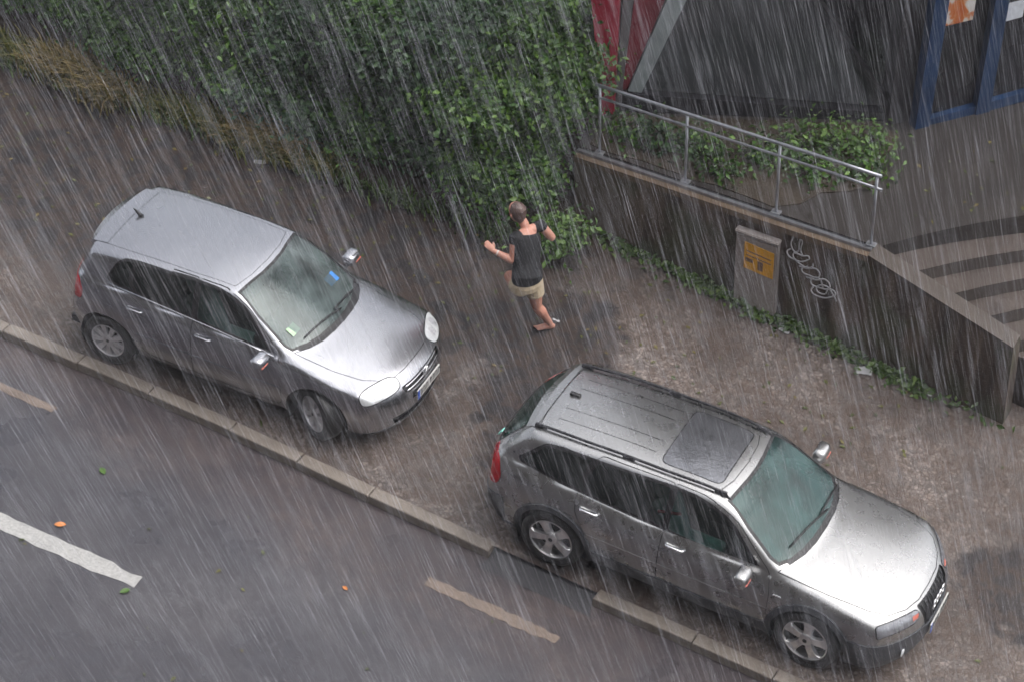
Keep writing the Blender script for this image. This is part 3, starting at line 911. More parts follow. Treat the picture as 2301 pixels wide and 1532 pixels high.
def wheel(car, x, side, ytr, r, w, style, steer=0.0, spin=0.0):
    """wheel > tyre, rim ; rim face points outward"""
    hub = empty("wheel"); hub.parent = car
    hub.location = (x, side * ytr, r)
    hub.rotation_euler = (0, 0, steer)
    rr = r * (0.66 if style == 'trim' else 0.70)
    o = side
    h = w / 2
    prof = [(rr * 0.98, h * 0.55), (rr * 1.0, h * 0.86), (rr * 1.08, h * 0.98), (r * 0.90, h * 1.0), (r * 0.965, h * 0.90), (r * 0.995, h * 0.68), (r, h * 0.3), (r, -h * 0.3), (r * 0.99, -h * 0.7), (r * 0.95, -h * 0.95), (rr, -h * 0.9)]
    V, F = lathe_geo([(a, b * o) for a, b in prof], 44)
    from_py("tyre", V, F, M['tyre'], hub, True)
    m = M['hubcap'] if style == 'trim' else M['alloy']
    geos = []
    # barrel and lip
    geos.append(lathe_geo([(rr * 1.0, h * .90 * o), (rr * .955, h * .93 * o), (rr * .93, h * .72 * o), (rr * .90, h * .15 * o), (rr * .9, -h * .6 * o)], 44))
    ns = 9 if style == 'trim' else 5
    for k in range(ns):
        t = 2 * math.pi * k / ns + spin
        c, s_ = math.cos(t), math.sin(t); tx, tz = -s_, c
        if style == 'trim':
            st = [(0.20, 0.105, .80), (0.55, 0.115, .84), (0.95, 0.155, .82)]
        else:
            st = [(0.16, 0.15, .70), (0.45, 0.155, .84), (0.75, 0.18, .86), (0.97, 0.30, .78)]
        V, F = [], []
        for f_, hw_, dep in st:
            for sg in (-1, 1):
                for dd in (dep, dep - 0.30):
                    wv = hw_ * rr * (1.0 if dd == dep else 1.25)
                    V.append((c * f_ * rr + tx * sg * wv, o * h * dd, s_ * f_ * rr + tz * sg * wv))
        for i in range(len(st) - 1):
            a = 4 * i; b = a + 4
            F += [(a, a + 2, b + 2, b), (a, b, b + 1, a + 1), (a + 2, a + 3, b + 3, b + 2)]
        geos.append((V, F))
    geos.append(lathe_geo([(0.30 * rr, h * .52 * o), (0.27 * rr, h * .86 * o), (0.18 * rr, h * .92 * o), (0.001, h * .92 * o)], 20))
    V, F = merge_geo(geos)
    rim = from_py("rim", V, F, m, hub, False)
    V, F = lathe_geo([(rr * .9, -h * .1 * o), (0.001, -h * .1 * o)], 24)
    from_py("brake_disc", V, F, M['rubber'], hub, False)
    V, F = lathe_geo([(0.10 * rr, h * .925 * o), (0.09 * rr, h * .95 * o), (0.001, h * .95 * o)], 14)
    from_py("hub_cap", V, F, M['plastic'], rim)
    return hub

def seat_thing(car, x, y, m, w=0.46, zb=0.34, name="seat"):
    bm = bmesh.new()
    bm_box(bm, (x, y, zb + 0.08), (0.50, w, 0.17), 0.05, 3)
    Mr = Matrix.Rotation(R(-20), 4, 'Y')
    bm_box(bm, (x - 0.30, y, zb + 0.40), (0.15, w, 0.62), 0.06, 3, Mr)
    o = from_bm(name, bm, m, car, True)
    bm = bmesh.new()
    if w < 0.7:
        bm_box(bm, (x - 0.43, y, zb + 0.80), (0.10, 0.26, 0.19), 0.045, 3, Mr)
        from_bm("headrest", bm, m, o, True)
    else:
        for dy in (-0.38, 0.38):
            bm2 = bmesh.new(); bm_box(bm2, (x - 0.42, y + dy, zb + 0.76), (0.09, 0.25, 0.15), 0.04, 3, Mr)
            from_bm("headrest", bm2, m, o, True)
        bm.free()
    return o

def finish_car(car, s, sp):
    """cabin, wheel wells, glass lips common to both cars"""
    x0, x1 = sp['axles']
    yw = sp['halfw'] - 0.07
    # floor pan and sills inside
    box("underbody", ((x0 + x1) / 2, 0, 0.26), (x0 - x1 + 1.2, 1.30, 0.09), M['cabin'], car)
    box("engine_bay", (0.05, 0, 0.44), (0.95, 1.15, 0.30), M['cabin'], car, 0.05)
    box("boot_floor", (x1 - 0.05, 0, 0.50), (0.95, 1.15, 0.30), M['cabin'], car, 0.05)
    for ax in (x0, x1):
        for sd in (-1, 1):
            r = sp['archr'] + 0.005
            V, F = [], []
            for i in range(15):
                t = R(-24 + 228 * i / 14)
                for yy in (0.56, yw + 0.035):
                    V.append((ax + r * math.cos(t), sd * yy, sp['wr'] + r * math.sin(t)))
            F = [(2 * i, 2 * i + 1, 2 * i + 3, 2 * i + 2) for i in range(14)]
            c = len(V); V.append((ax, sd * 0.56, sp['wr']))
            F += [(2 * i, 2 * i + 2, c) for i in range(14)]
            from_py("wheel_well", V, F, M['cabin'], car)
    # dashboard, steering wheel, seats
    zb = sp['dashz']
    bm = bmesh.new(); bm_box(bm, (sp['dashx'], 0, zb - 0.14), (0.54, 1.34, 0.24), 0.08, 3)
    dash_ = from_bm("dashboard", bm, M['cabin'], car, True)
    V, F = [], []
    for i in range(28):
        a = 2 * math.pi * i / 28
        for k in range(8):
            b = 2 * math.pi * k / 8; rr = 0.18 + 0.016 * math.cos(b)
            V.append((0.016 * math.sin(b), rr * math.cos(a), rr * math.sin(a)))
        for k in range(8):
            F.append((i * 8 + k, i * 8 + (k + 1) % 8, ((i + 1) % 28) * 8 + (k + 1) % 8, ((i + 1) % 28) * 8 + k))
    g2 = tube_geo([(0.02, -0.17, 0.0), (0.0, 0, -0.01), (0.02, 0.17, 0.0)], 0.022, 6)
    V, F = merge_geo([(V, F), g2])
    sw = from_py("steering_wheel", V, F, M['rubber'], car, True)
    sw.location = (sp['dashx'] - 0.42, 0.36, zb - 0.08); sw.rotation_euler = (0, R(-25), 0)

def build_panel_ring(s, poly, axes, cond, inner, seam='seam', gap=0.006, only=None):
    s.carve(offset_poly(poly, gap), axes, cond, seam, only)
    s.carve(poly, axes, cond, inner, (seam,))

def mirror_part(car, s, x, z, side, size, m, lens=True):
    """wing mirror: housing > mirror_glass, arm, indicator"""
    y = s.yat(x, z - 0.06, side)
    bm = bmesh.new()
    bmesh.ops.create_uvsphere(bm, u_segments=18, v_segments=12, radius=1.0)
    for v in bm.verts:
        px, py, pz = v.co
        px = px if px > 0 else px * 0.45
        v.co = (math.copysign(abs(px) ** 0.7, px) * size[0], math.copysign(abs(py) ** 0.55, py) * size[1] , math.copysign(abs(pz) ** 0.6, pz) * size[2])
    bmesh.ops.translate(bm, vec=(x, y + side * (size[1] + 0.05), z + 0.02), verts=bm.verts)
    o = from_bm("mirror", bm, m, car, True)
    bm = bmesh.new(); bm_box(bm, (x - size[0] * 0.44, y + side * (size[1] + 0.05), z + 0.02), (0.01, size[1] * 1.6, size[2] * 1.4), 0.003, 1)
    from_bm("mirror_glass", bm, M['chrome'], o)
    tube("mirror_arm", [(x, y - side * 0.03, z - 0.05), (x, y + side * (size[1] * 0.9), z - size[2] * 0.55)], 0.028, M['rubber'], o, 8)
    if lens:
        bm = bmesh.new(); bm_box(bm, (x + size[0] * 0.93, y + side * (size[1] * 1.2 + 0.05), z + 0.0), (0.02, size[1] * 1.0, 0.016), 0.006, 1)
        from_bm("indicator", bm, M['amber'], o)
    return o

def wiper(car, s, x0, y0, x1, y1):
    pts = []
    for t in np.linspace(0, 1, 9):
        x, y = x0 + (x1 - x0) * t, y0 + (y1 - y0) * t
        pts.append((x, y, s.zat(x, y) + 0.018))
    tube("wiper", pts, 0.011, M['rubber'], car, 6)

def plate(car, x, z, tilt=0.0, chars=True):
    p = empty("number_plate"); p.parent = car; p.location = (x, 0, z); p.rotation_euler = (0, tilt, 0)
    box("plate_blank", (0, 0, 0), (0.014, 0.52, 0.115), M['platew'], p, 0.003, 1)
    box("blue_band", (0.0085, -0.236, 0), (0.003, 0.045, 0.109), M['plateb'], p)
    bm = bmesh.new()
    for k in range(7):
        yy = -0.17 + k * 0.064 + (0.03 if k > 2 else 0)
        bm_box(bm, (0.0085, yy - 0.015, 0), (0.003, 0.010, 0.078)); bm_box(bm, (0.0087, yy + 0.008, 0.022), (0.003, 0.03, 0.010)); bm_box(bm, (0.0083, yy + 0.016, -0.016), (0.003, 0.010, 0.045))
    tag(from_bm("characters", bm, M['ink'], p), kind='stuff')
    return p

def ring_geo(c, r, t, axis=(0, 1), n=24, k=6):
    V, F = [], []
    for i in range(n):
        a = 2 * math.pi * i / n
        for q in range(k):
            b = 2 * math.pi * q / k; rr = r + t * math.cos(b)
            V.append((c[0] + t * math.sin(b), c[1] + rr * math.cos(a), c[2] + rr * math.sin(a)))
        for q in range(k):
            F.append((i * k + q, i * k + (q + 1) % k, ((i + 1) % n) * k + (q + 1) % k, ((i + 1) % n) * k + q))
    return V, F

# ------------------------------------------------------------------ grey hatchback
def build_hatchback():
    sp = dict(
        zc=[(1.2, .60), (.92, .655), (.80, .725), (.62, .80), (.40, .855), (.15, .905), (-.08, .945), (-.16, .965), (-.22, .995), (-.40, 1.10), (-.65, 1.245), (-.88, 1.365), (-1.0, 1.408), (-1.15, 1.432), (-1.5, 1.452), (-1.9, 1.456), (-2.3, 1.445), (-2.65, 1.42), (-2.9, 1.39), (-3.2, 1.35)],
        cc=[(1.2, .10), (.6, .14), (.1, .40), (-.3, .46), (-.8, .30), (-1.1, .16), (-1.4, 0), (-3.4, 0)],
        crown=[(1.2, .10), (.5, .10), (0, .08), (-.5, .05), (-1.2, .10), (-2.0, .13), (-3.3, .13)],
        hw=[(1.2, .76), (.85, .79), (.55, .835), (.2, .868), (-.3, .876), (-1.5, .878), (-2.4, .876), (-2.8, .855), (-3.1, .80), (-3.4, .74)],
        inset=[(-.8, .085), (-.62, .035), (-.48, .012), (-.30, .0), (-.12, .012), (-.03, .035), (0.0, .055), (.012, .076), (.10, .102), (.25, .150), (.40, .207), (.55, .268)],
        belt=[(1.2, .885), (-.3, .885), (-1.2, .935), (-2.0, .99), (-2.6, 1.04), (-3.3, 1.07)],
        xf=[(.1, .74), (.25, .84), (.38, .875), (.50, .88), (.60, .865), (.68, .84), (.76, .78), (.9, .60), (1.5, .60)],
        xr=[(.1, -3.02), (.3, -3.12), (.45, -3.175), (.62, -3.18), (.75, -3.15), (.9, -3.13), (1.0, -3.10), (1.15, -3.03), (1.30, -2.955), (1.38, -2.93), (1.6, -2.93)],
        ff=(.26, 2.6), fr=(.13, 3.0), k=(.048, .10, .06), axis=(-2.45, .22, .58),
        axles=(0.0, -2.578), archr=.345, wr=.312, halfw=.878, dashx=-.62, dashz=.955)
    car = tag(empty("hatchback_car", (p_g[0], p_g[1], 0.006), p_g[2]), "grey metallic five door hatchback parked on the pavement behind the silver estate", "car")
    s = Car(sp); s.mesh()
    al = lambda c, n: True
    # wheel arches
    for ax in sp['axles']:
        c = ellipse(ax, sp['wr'], sp['archr'], sp['archr'], 30)
        s.carve(offset_poly(c, 0.022), XZ, lambda c, n: abs(c.y) > .45, 'arch_lip')
        s.carve(c, XZ, lambda c, n: abs(c.y) > .45, 'void', ('arch_lip',))
    # glass
    ws = [(-.185, 0), (-.195, .15), (-.23, .35), (-.295, .52), (-.385, .675), (-.46, .690), (-.78, .650), (-1.045, .575), (-1.02, .40), (-.985, .2), (-.975, 0)]
    ws = ws + [(x, -y) for x, y in ws[-2:0:-1]]
    s.carve(offset_poly(ws, 0.030), XY, top_c, 'frit')
    s.carve(ws, XY, top_c, 'windshield', ('frit',))
    cowl = [(-.10, 0), (-.11, .2), (-.15, .4), (-.215, .55), (-.29, .64), (-.34, .655), (-.38, .60), (-.25, 0)]
    cowl = cowl + [(x, -y) for x, y in cowl[-2:0:-1]]
    s.carve(cowl, XY, top_c, 'cowl', ('body', 'frit'))
    dlo = round_poly([(-.53, .900), (-1.6, .992), (-2.53, 1.072), (-2.60, 1.13), (-2.47, 1.372), (-2.2, 1.392), (-1.6, 1.402), (-1.2, 1.39), (-.93, 1.30)], [.02, 0, .05, .05, .09, 0, 0, .15, .12])
    dw = round_poly([(-.60, .925), (-1.47, 1.002), (-1.48, 1.380), (-1.22, 1.370), (-.97, 1.290)], [.03, .02, .02, .15, .12])
    rdw = round_poly([(-1.545, 1.008), (-2.20, 1.064), (-2.29, 1.18), (-2.24, 1.365), (-1.55, 1.380)], [.02, .04, .12, .04, .02])
    qw = round_poly([(-2.27, 1.072), (-2.50, 1.094), (-2.57, 1.14), (-2.455, 1.350), (-2.29, 1.363), (-2.345, 1.18)], [.02, .05, .05, .06, .03, .1])
    gh = lambda c, n: abs(n.y) > .30 and c.z > .93
    s.carve(dlo, XZ, gh, 'trim')
    for w_, nm in ((dw, 'door_glass'), (rdw, 'rear_glass'), (qw, 'quarter_glass')):
        s.carve(w_, XZ, gh, nm, ('trim',))
    # door
    door = round_poly([(-.42, .30), (-1.50, .30), (-1.51, 1.405), (-1.15, 1.395), (-.90, 1.285), (-.48, .935), (-.42, .70)], [.06, .03, .03, .2, .2, .06, .1])
    rdoor = round_poly([(-1.515, .30), (-2.10, .30), (-2.25, .60), (-2.37, .80), (-2.34, 1.15), (-2.27, 1.40), (-1.52, 1.405)], [.03, .10, .15, .15, .1, .05, .03])
    dc = lambda c, n: abs(n.y) > .30
    for d_, nm in ((door, 'door'), (rdoor, 'rear_door')):
        s.carve(offset_poly(d_, 0.005), XZ, dc, 'seam', ('body',))
        s.carve(d_, XZ, dc, nm, ('seam',))
    # rub strips and shoulder are creases of their own
    strip = [(-2.20, .545), (-.42, .515), (-.42, .545), (-2.20, .575)]
    s.carve(strip, XZ, dc, 'strip', ('door', 'rear_door', 'body'))
    belt = [(-.58, .925), (-1.2, .953), (-2.0, .998), (-2.62, 1.042), (-2.62, 1.062), (-2.0, 1.022), (-1.2, .977), (-.58, .948)]
    # bonnet
    hood = [(.70, 0), (.695, .2), (.66, .40), (.56, .52), (.42, .61), (.1, .675), (-.335, .70), (-.235, .56), (-.165, .4), (-.13, .2), (-.12, 0)]
    hood = hood + [(x, -y) for x, y in hood[-2:0:-1]]
    build_panel_ring(s, hood, XY, lambda c, n: n.z > .35, 'hood', only=('body', 'cowl'), gap=.007)
    # lamps
    for sd in (1,):
        W_ = np.array((.62, .50 * sd, .62)); W_ /= np.linalg.norm(W_)
        U = np.cross((0, 0, 1), W_); U /= np.linalg.norm(U); Vv = np.cross(W_, U)
        c0 = s.cast(np.array([[0.2, 0, .58]]), np.array([[.58, .59 * sd, .14]]) / np.linalg.norm((.58, .59, .14)))[0]
        c0 = s.snap(np.array([(.60, .60 * sd, .68)]))[0]
        cu, cv = c0 @ U, c0 @ Vv
        e = ellipse(cu, cv, .245, .088, 24, R(-12) * sd, 2.9)
        wv = Vector(W_)
        s.carve(offset_poly(e, .012), (U, Vv), lambda c, n: c.x > .2 and c.y * sd > .2 and n.dot(wv) > .25, 'seam')
        s.carve(e, (U, Vv), lambda c, n: c.x > .2 and c.y * sd > .2 and n.dot(wv) > .25, 'headlight', ('seam',))
        for (bu, bv, br_) in ((-.085, .0, .058), (.075, .004, .062)):
            s.carve(ellipse(cu + bu, cv + bv - bu * .2, br_, br_ * .92, 14), (U, Vv), lambda c, n: c.x > .2 and c.y * sd > .2, 'bowl', ('headlight',))
    tl = round_poly([(-3.3, .78), (-2.90, .77), (-2.87, .88), (-2.93, 1.03), (-3.3, 1.03)], [0, .03, .05, .04, 0])
    s.carve(offset_poly(tl, .006), XZ, lambda c, n: abs(c.y) > .50, 'seam', ('body',))
    s.carve(tl, XZ, lambda c, n: abs(c.y) > .50, 'tail_light', ('seam',))
    # nose: upper grille, lower intake, bumper strip
    gr = round_poly([(-.37, .605), (.37, .605), (.41, .685), (-.41, .685)], .03)
    s.carve(gr, YZ, front_c, 'grille', ('body', 'seam'))
    li = round_poly([(-.52, .27), (.52, .27), (.58, .38), (-.58, .38)], .03)
    s.carve(li, YZ, front_c, 'intake', ('body', 'seam'))
    lip = [(-.80, .20), (.80, .20), (.80, .245), (-.80, .245)]
    s.carve(lip, YZ, front_c, 'spoiler', ('body',))
    # tailgate glass and hatch
    rw = round_poly([(-.52, 1.045), (.52, 1.045), (.50, 1.32), (-.50, 1.32)], .05)
    s.carve(offset_poly(rw, .03), YZ, rear_c, 'frit')
    s.carve(rw, YZ, rear_c, 'rear_window', ('frit',))
    hatch = round_poly([(-.54, .62), (.54, .62), (.585, 1.0), (.56, 1.34), (-.56, 1.34), (-.585, 1.0)], .04)
    s.carve(offset_poly(hatch, .006), YZ, rear_c, 'seam', ('body',))
    s.carve(hatch, YZ, rear_c, 'tailgate', ('seam',))
    # roof panel between the gutters
    roof = [(-1.06, 0), (-1.08, .30), (-1.14, .540), (-1.6, .560), (-2.4, .555), (-2.80, .530), (-2.85, .3), (-2.86, 0)]
    roof = roof + [(x, -y) for x, y in roof[-2:0:-1]]
    s.carve(offset_poly(roof, .005), XY, lambda c, n: n.z > .6, 'seam', ('body',))
    s.carve(roof, XY, lambda c, n: n.z > .6, 'roof', ('seam',))

    P = M['paintg']
    s.take('body', "body", P, car)
    tag(s.take(('seam',), "panel_gap", M['seam'], car, -.010), kind='stuff')
    for fx in sp['axles']:
        for sd in (-1, 1):
            s.take('arch_lip', "wheel_arch", M['rubber'], car, -.002, lambda c, sd=sd, fx=fx: c.y * sd > 0 and abs(c.x - fx) < .8)
    s.take('roof', "roof", P, car)
    s.take('hood', "hood", P, car, .001, thick=.01)
    s.take('frit', "glass_border", M['rubber'], car, -.003, lambda c: c.x > -1.6)
    s.take('frit', "glass_border", M['rubber'], car, -.003, lambda c: c.x < -1.6)
    s.take('cowl', "cowl", M['rubber'], car, -.012)
    s.take('windshield', "windshield", M['wscreen_g'], car, -.004)
    s.take('grille', "grille", M['plastic'], car, -.03)
    s.take('intake', "air_intake", M['plastic'], car, -.03)
    s.take('spoiler', "front_spoiler", M['plastic'], car, .006, thick=.01)
    tg = s.take('tailgate', "tailgate", P, car)
    s.take('rear_window', "rear_window", M['reargl'], tg, -.004)
    for sd in (-1, 1):
        sel = lambda c, sd=sd: c.y * sd > 0
        d = s.take('door', "front_door", P, car, sel=sel)
        d2 = s.take('rear_door', "rear_door", P, car, sel=sel)
        s.take('rear_glass', "door_window", M['sidegl'], d2, -.006, sel)
        s.take('door_glass', "door_window", M['sidegl'], d, -.006, sel)
        s.take('trim', "window_trim", M['rubber'], car, -.001, sel)
        s.take('strip', "rub_strip", P, car, .010, sel, .012)
        tube("shoulder_highlight", [(x_, s.yat(x_, z_, sd) + sd * .002, z_ + .004) for x_, z_ in ((-.52, .888), (-.9, .922), (-1.3, .957), (-1.7, .991), (-2.1, 1.025), (-2.58, 1.064))], .012, P, car, 8)  # added tube, stands in for the body shoulder catching sky light
        s.take('quarter_glass', "quarter_window", M['sidegl'], car, -.006, sel)
        hl = s.take('headlight', "headlight", M['lamp'], car, .004, sel, .01)
        s.take('bowl', "lamp_bowl", M['bowl'], hl, .003, sel)
        s.take('tail_light', "tail_light", M['tail'], car, .005, sel, .01)
        mirror_part(car, s, -.60, .925, sd, (.095, .120, .075), P)
        for hx, hz, dd in ((-1.36, .845, d), (-2.20, .895, d2)):
            y = s.yat(hx, hz, sd)
            tube("door_handle", [(hx - .10, y - sd * .005, hz + .004), (hx - .08, y + sd * .025, hz + .004), (hx + .08, y + sd * .025, hz), (hx + .10, y - sd * .005, hz)], .014, P, dd, 8)
        for q in (.62, .70): pass
    # spoiler over the rear glass
    V, F = [], []
    ys = np.linspace(-.53, .53, 13)
    for y in ys:
        z = s.zat(-2.80, y); k = .02 * (abs(y) / .5) ** 2
        V += [(-2.72, y, z + .014), (-2.92 + k, y, z - .006), (-3.005 + k * 3, y, z - .040), (-2.99 + k * 3, y, z - .060), (-2.86, y, z - .055)]
    for i in range(12):
        for q in range(4): F.append((5 * i + q, 5 * i + 5 + q, 5 * i + 6 + q, 5 * i + 1 + q))
    F += [(0, 1, 2, 3, 4), (60, 64, 63, 62, 61)]
    bm = bmesh.new(); vs = [bm.verts.new(v) for v in V]
    for f in F: bm.faces.new([vs[i] for i in f])
    from_bm("roof_spoiler", bm, P, car)
    z = s.zat(-2.66, .0)
    V, F = tube_geo([(-2.62, 0, z), (-2.66, 0, z + .030), (-2.72, 0, z + .075)], [.030, .018, .006], 8)
    from_py("antenna", V, F, M['rubber'], car, True)
    # emblem, grille bars, plate
    gx = s.cast(np.array([[0.2, 0, .645]]), np.array([[1.0, 0, 0]]))[0][0]
    for zz in (.622, .665):
        pts = [(s.cast(np.array([[0.2, y, zz]]), np.array([[1.0, 0, 0]]))[0][0] - .004, y, zz) for y in np.linspace(-.36, .36, 15)]
        tube("grille_bar", pts, .011, M['chrome'], car, 6)
    V, F = merge_geo([ring_geo((gx + .012, 0, .665), .052, .008), tube_geo([(gx + .014, -.034, .70), (gx + .014, -.012, .632), (gx + .014, 0, .66), (gx + .014, .012, .632), (gx + .014, .034, .70)], .006, 5), tube_geo([(gx + .014, -.017, .708), (gx + .014, 0, .672), (gx + .014, .017, .708)], .006, 5)])
    from_py("emblem", V, F, M['chrome'], car, True)
    px = s.cast(np.array([[0.2, 0, .50]]), np.array([[1.0, 0, 0]]))[0][0]
    plate(car, px + .012, .515, R(-4))
    wiper(car, s, -.22, .10, -.33, -.50); wiper(car, s, -.28, .58, -.26, .02)
    # things stuck behind the windscreen
    box("parking_disc", (-.50, .40, s.zat(-.50, .40) - .016), (.12, .17, .006), M['stick_b'], car, .002, 1, Matrix.Rotation(R(31), 4, 'Y'))
    box("parking_permit", (-.47, -.50, s.zat(-.47, -.50) - .016), (.11, .15, .006), M['stick_g'], car, .002, 1, Matrix.Rotation(R(31), 4, 'Y'))
    finish_car(car, s, sp)
    seat_thing(car, -1.30, -.37, M['seatpale']); seat_thing(car, -1.30, .37, M['seat']); seat_thing(car, -2.15, 0, M['seat'], 1.2, .36, "rear_bench")
    for sd in (-1, 1):
        wheel(car, 0, sd, .765, sp['wr'], .205, 'trim', R(-30), .2)
        wheel(car, -2.578, sd, .765, sp['wr'], .205, 'trim', 0, .5)
    s.bm.free()
    return car

# ------------------------------------------------------------------ silver estate
def build_estate():
    sp = dict(
        zc=[(1.25, .66), (1.0, .72), (.90, .775), (.75, .835), (.50, .895), (.2, .945), (-.05, .98), (-.20, 1.00), (-.26, 1.02), (-.32, 1.05), (-.50, 1.155), (-.75, 1.30), (-.93, 1.395), (-1.05, 1.432), (-1.2, 1.455), (-1.6, 1.475), (-2.1, 1.475), (-2.6, 1.46), (-3.0, 1.435), (-3.25, 1.41), (-3.6, 1.37)],
        cc=[(1.2, .10), (.6, .12), (.1, .26), (-.3, .34), (-.8, .24), (-1.1, .12), (-1.4, 0), (-4, 0)],
        crown=[(1.2, .12), (.5, .09), (0, .07), (-.5, .05), (-1.2, .09), (-2.0, .11), (-3.6, .11)],
        hw=[(1.3, .80), (.9, .835), (.6, .875), (.2, .905), (-.4, .915), (-1.5, .918), (-2.6, .912), (-3.0, .89), (-3.4, .835), (-3.8, .77)],
        inset=[(-.8, .085), (-.60, .03), (-.46, .008), (-.30, .0), (-.20, .010), (-.12, .026), (-.05, .054), (0.0, .082), (.012, .102), (.10, .128), (.25, .178), (.40, .236), (.55, .30)],
        belt=[(1.2, .90), (-.3, .90), (-1.2, .935), (-2.0, .98), (-2.8, 1.03), (-3.6, 1.075)],
        xf=[(.1, .86), (.25, .955), (.38, .995), (.50, 1.0), (.62, .985), (.72, .965), (.82, .88), (.95, .70), (1.5, .70)],
        xr=[(.1, -3.50), (.3, -3.60), (.45, -3.665), (.62, -3.68), (.80, -3.665), (.95, -3.645), (1.02, -3.61), (1.15, -3.51), (1.30, -3.365), (1.38, -3.29), (1.45, -3.27), (1.6, -3.27)],
        ff=(.28, 2.5), fr=(.15, 3.0), k=(.075, .10, .06), axis=(-2.75, .28, .60),
        axles=(0.0, -2.757), archr=.385, wr=.34, halfw=.918, dashx=-.72, dashz=.985)
    car = tag(empty("estate_car", (0, 0, 0.006), 0.0), "silver estate car with roof rails and dark wheel arches parked beside the kerb gap", "car")
    s = Car(sp); s.mesh()
    for ax in sp['axles']:
        c = ellipse(ax, sp['wr'], sp['archr'], sp['archr'], 32)
        s.carve(offset_poly(c, 0.062), XZ, lambda c, n: abs(c.y) > .45, 'flare')
        s.carve(c, XZ, lambda c, n: abs(c.y) > .45, 'void', ('flare',))
    ws = [(-.28, 0), (-.288, .2), (-.318, .4), (-.375, .58), (-.45, .695), (-.53, .70), (-.80, .635), (-1.055, .545), (-1.035, .4), (-1.01, .2), (-1.0, 0)]
    ws = ws + [(x, -y) for x, y in ws[-2:0:-1]]
    s.carve(offset_poly(ws, 0.035), XY, top_c, 'frit')
    s.carve(ws, XY, top_c, 'windshield', ('frit',))
    cowl = [(-.215, 0), (-.225, .25), (-.26, .45), (-.31, .58), (-.36, .65), (-.40, .655), (-.42, .60), (-.33, 0)]
    cowl = cowl + [(x, -y) for x, y in cowl[-2:0:-1]]
    s.carve(cowl, XY, top_c, 'cowl', ('body', 'frit'))
    fw = round_poly([(-.60, .928), (-1.57, .988), (-1.575, 1.385), (-1.30, 1.375), (-1.02, 1.29)], [.03, .02, .02, .15, .12])
    rw_ = round_poly([(-1.635, .992), (-2.40, 1.037), (-2.50, 1.20), (-2.40, 1.375), (-1.64, 1.388)], [.02, .06, .15, .05, .02])
    qw = round_poly([(-2.47, 1.042), (-3.17, 1.098), (-3.19, 1.125), (-2.98, 1.335), (-2.80, 1.36), (-2.475, 1.373), (-2.56, 1.21)], [.03, .06, .04, .08, .1, .03, .1])
    gh = lambda c, n: abs(n.y) > .30 and c.z > .95
    dlo = round_poly([(-.54, .905), (-1.6, .968), (-2.45, 1.018), (-3.22, 1.080), (-3.25, 1.12), (-3.00, 1.36), (-2.8, 1.385), (-1.6, 1.412), (-1.28, 1.40), (-.97, 1.30)], [.02, 0, 0, .05, .03, .06, 0, 0, .15, .12])
    s.carve(dlo, XZ, gh, 'trim')
    for w_, nm in ((fw, 'front_glass'), (rw_, 'rear_glass'), (qw, 'quarter_glass')):
        s.carve(w_, XZ, gh, nm, ('trim',))
    dc = lambda c, n: abs(n.y) > .30
    fd = round_poly([(-.44, .33), (-1.60, .33), (-1.605, 1.425), (-1.25, 1.415), (-.95, 1.32), (-.49, .935), (-.44, .75)], [.06, .03, .03, .2, .2, .06, .1])
    rd = round_poly([(-1.612, .33), (-2.26, .33), (-2.42, .66), (-2.55, .88), (-2.53, 1.20), (-2.42, 1.42), (-1.612, 1.425)], [.03, .12, .15, .15, .1, .06, .03])
    for d_, nm in ((fd, 'front_door'), (rd, 'rear_door')):
        s.carve(offset_poly(d_, 0.005), XZ, dc, 'seam', ('body',))
        s.carve(d_, XZ, dc, nm, ('seam',))
    sill = [(-2.50, .12), (.10, .12), (.10, .375), (-2.50, .395)]
    s.carve(sill, XZ, lambda c, n: abs(c.y) > .5, 'sill', ('body', 'seam', 'front_door', 'rear_door'))
    strip = [(-2.40, .565), (-.42, .535), (-.42, .585), (-2.40, .615)]
    s.carve(strip, XZ, dc, 'strip', ('front_door', 'rear_door', 'body'))
    hood = [(.86, 0), (.85, .25), (.79, .45), (.68, .62), (.5, .70), (.1, .755), (-.41, .77), (-.335, .62), (-.27, .45), (-.235, .25), (-.225, 0)]
    hood = hood + [(x, -y) for x, y in hood[-2:0:-1]]
    build_panel_ring(s, hood, XY, lambda c, n: n.z > .35, 'hood', only=('body', 'cowl'), gap=.008)
    for sd in (1,):
        W_ = np.array((.72, .42 * sd, .42)); W_ /= np.linalg.norm(W_)
        U = np.cross((0, 0, 1), W_); U /= np.linalg.norm(U); Vv = np.cross(W_, U)
        c0 = s.snap(np.array([(.78, .60 * sd, .71)]))[0]
        cu, cv = c0 @ U, c0 @ Vv
        wv = Vector(W_); cd = lambda c, n: c.x > .35 and c.y * sd > .15 and n.dot(wv) > .2
        q = [(-.26, -.065), (.21, -.06), (.27, .0), (.25, .045), (-.26, .06)]
        if sd > 0: q = [(-a, b) for a, b in q]
        q = round_poly([(cu + a, cv + b) for a, b in q], .03)
        s.carve(offset_poly(q, .010), (U, Vv), cd, 'seam')
        s.carve(q, (U, Vv), cd, 'headlight', ('seam',))
        q = [(.16, -.03), (.235, -.025), (.262, .012), (.17, .012)]
        if sd > 0: q = [(-a, b) for a, b in q]
        s.carve([(cu + a, cv + b) for a, b in q], (U, Vv), cd, 'amber', ('headlight',))
    tl = round_poly([(-3.9, .74), (-3.43, .74), (-3.38, .84), (-3.44, 1.045), (-3.9, 1.045)], [0, .03, .05, .04, 0])
    s.carve(offset_poly(tl, .006), XZ, lambda c, n: abs(c.y) > .55, 'seam', ('body',))
    s.carve(tl, XZ, lambda c, n: abs(c.y) > .55, 'tail_light', ('seam',))
    gr = round_poly([(-.30, .52), (.30, .52), (.34, .765), (-.34, .765)], .03)
    s.carve(gr, YZ, front_c, 'grille', ('body', 'seam'))
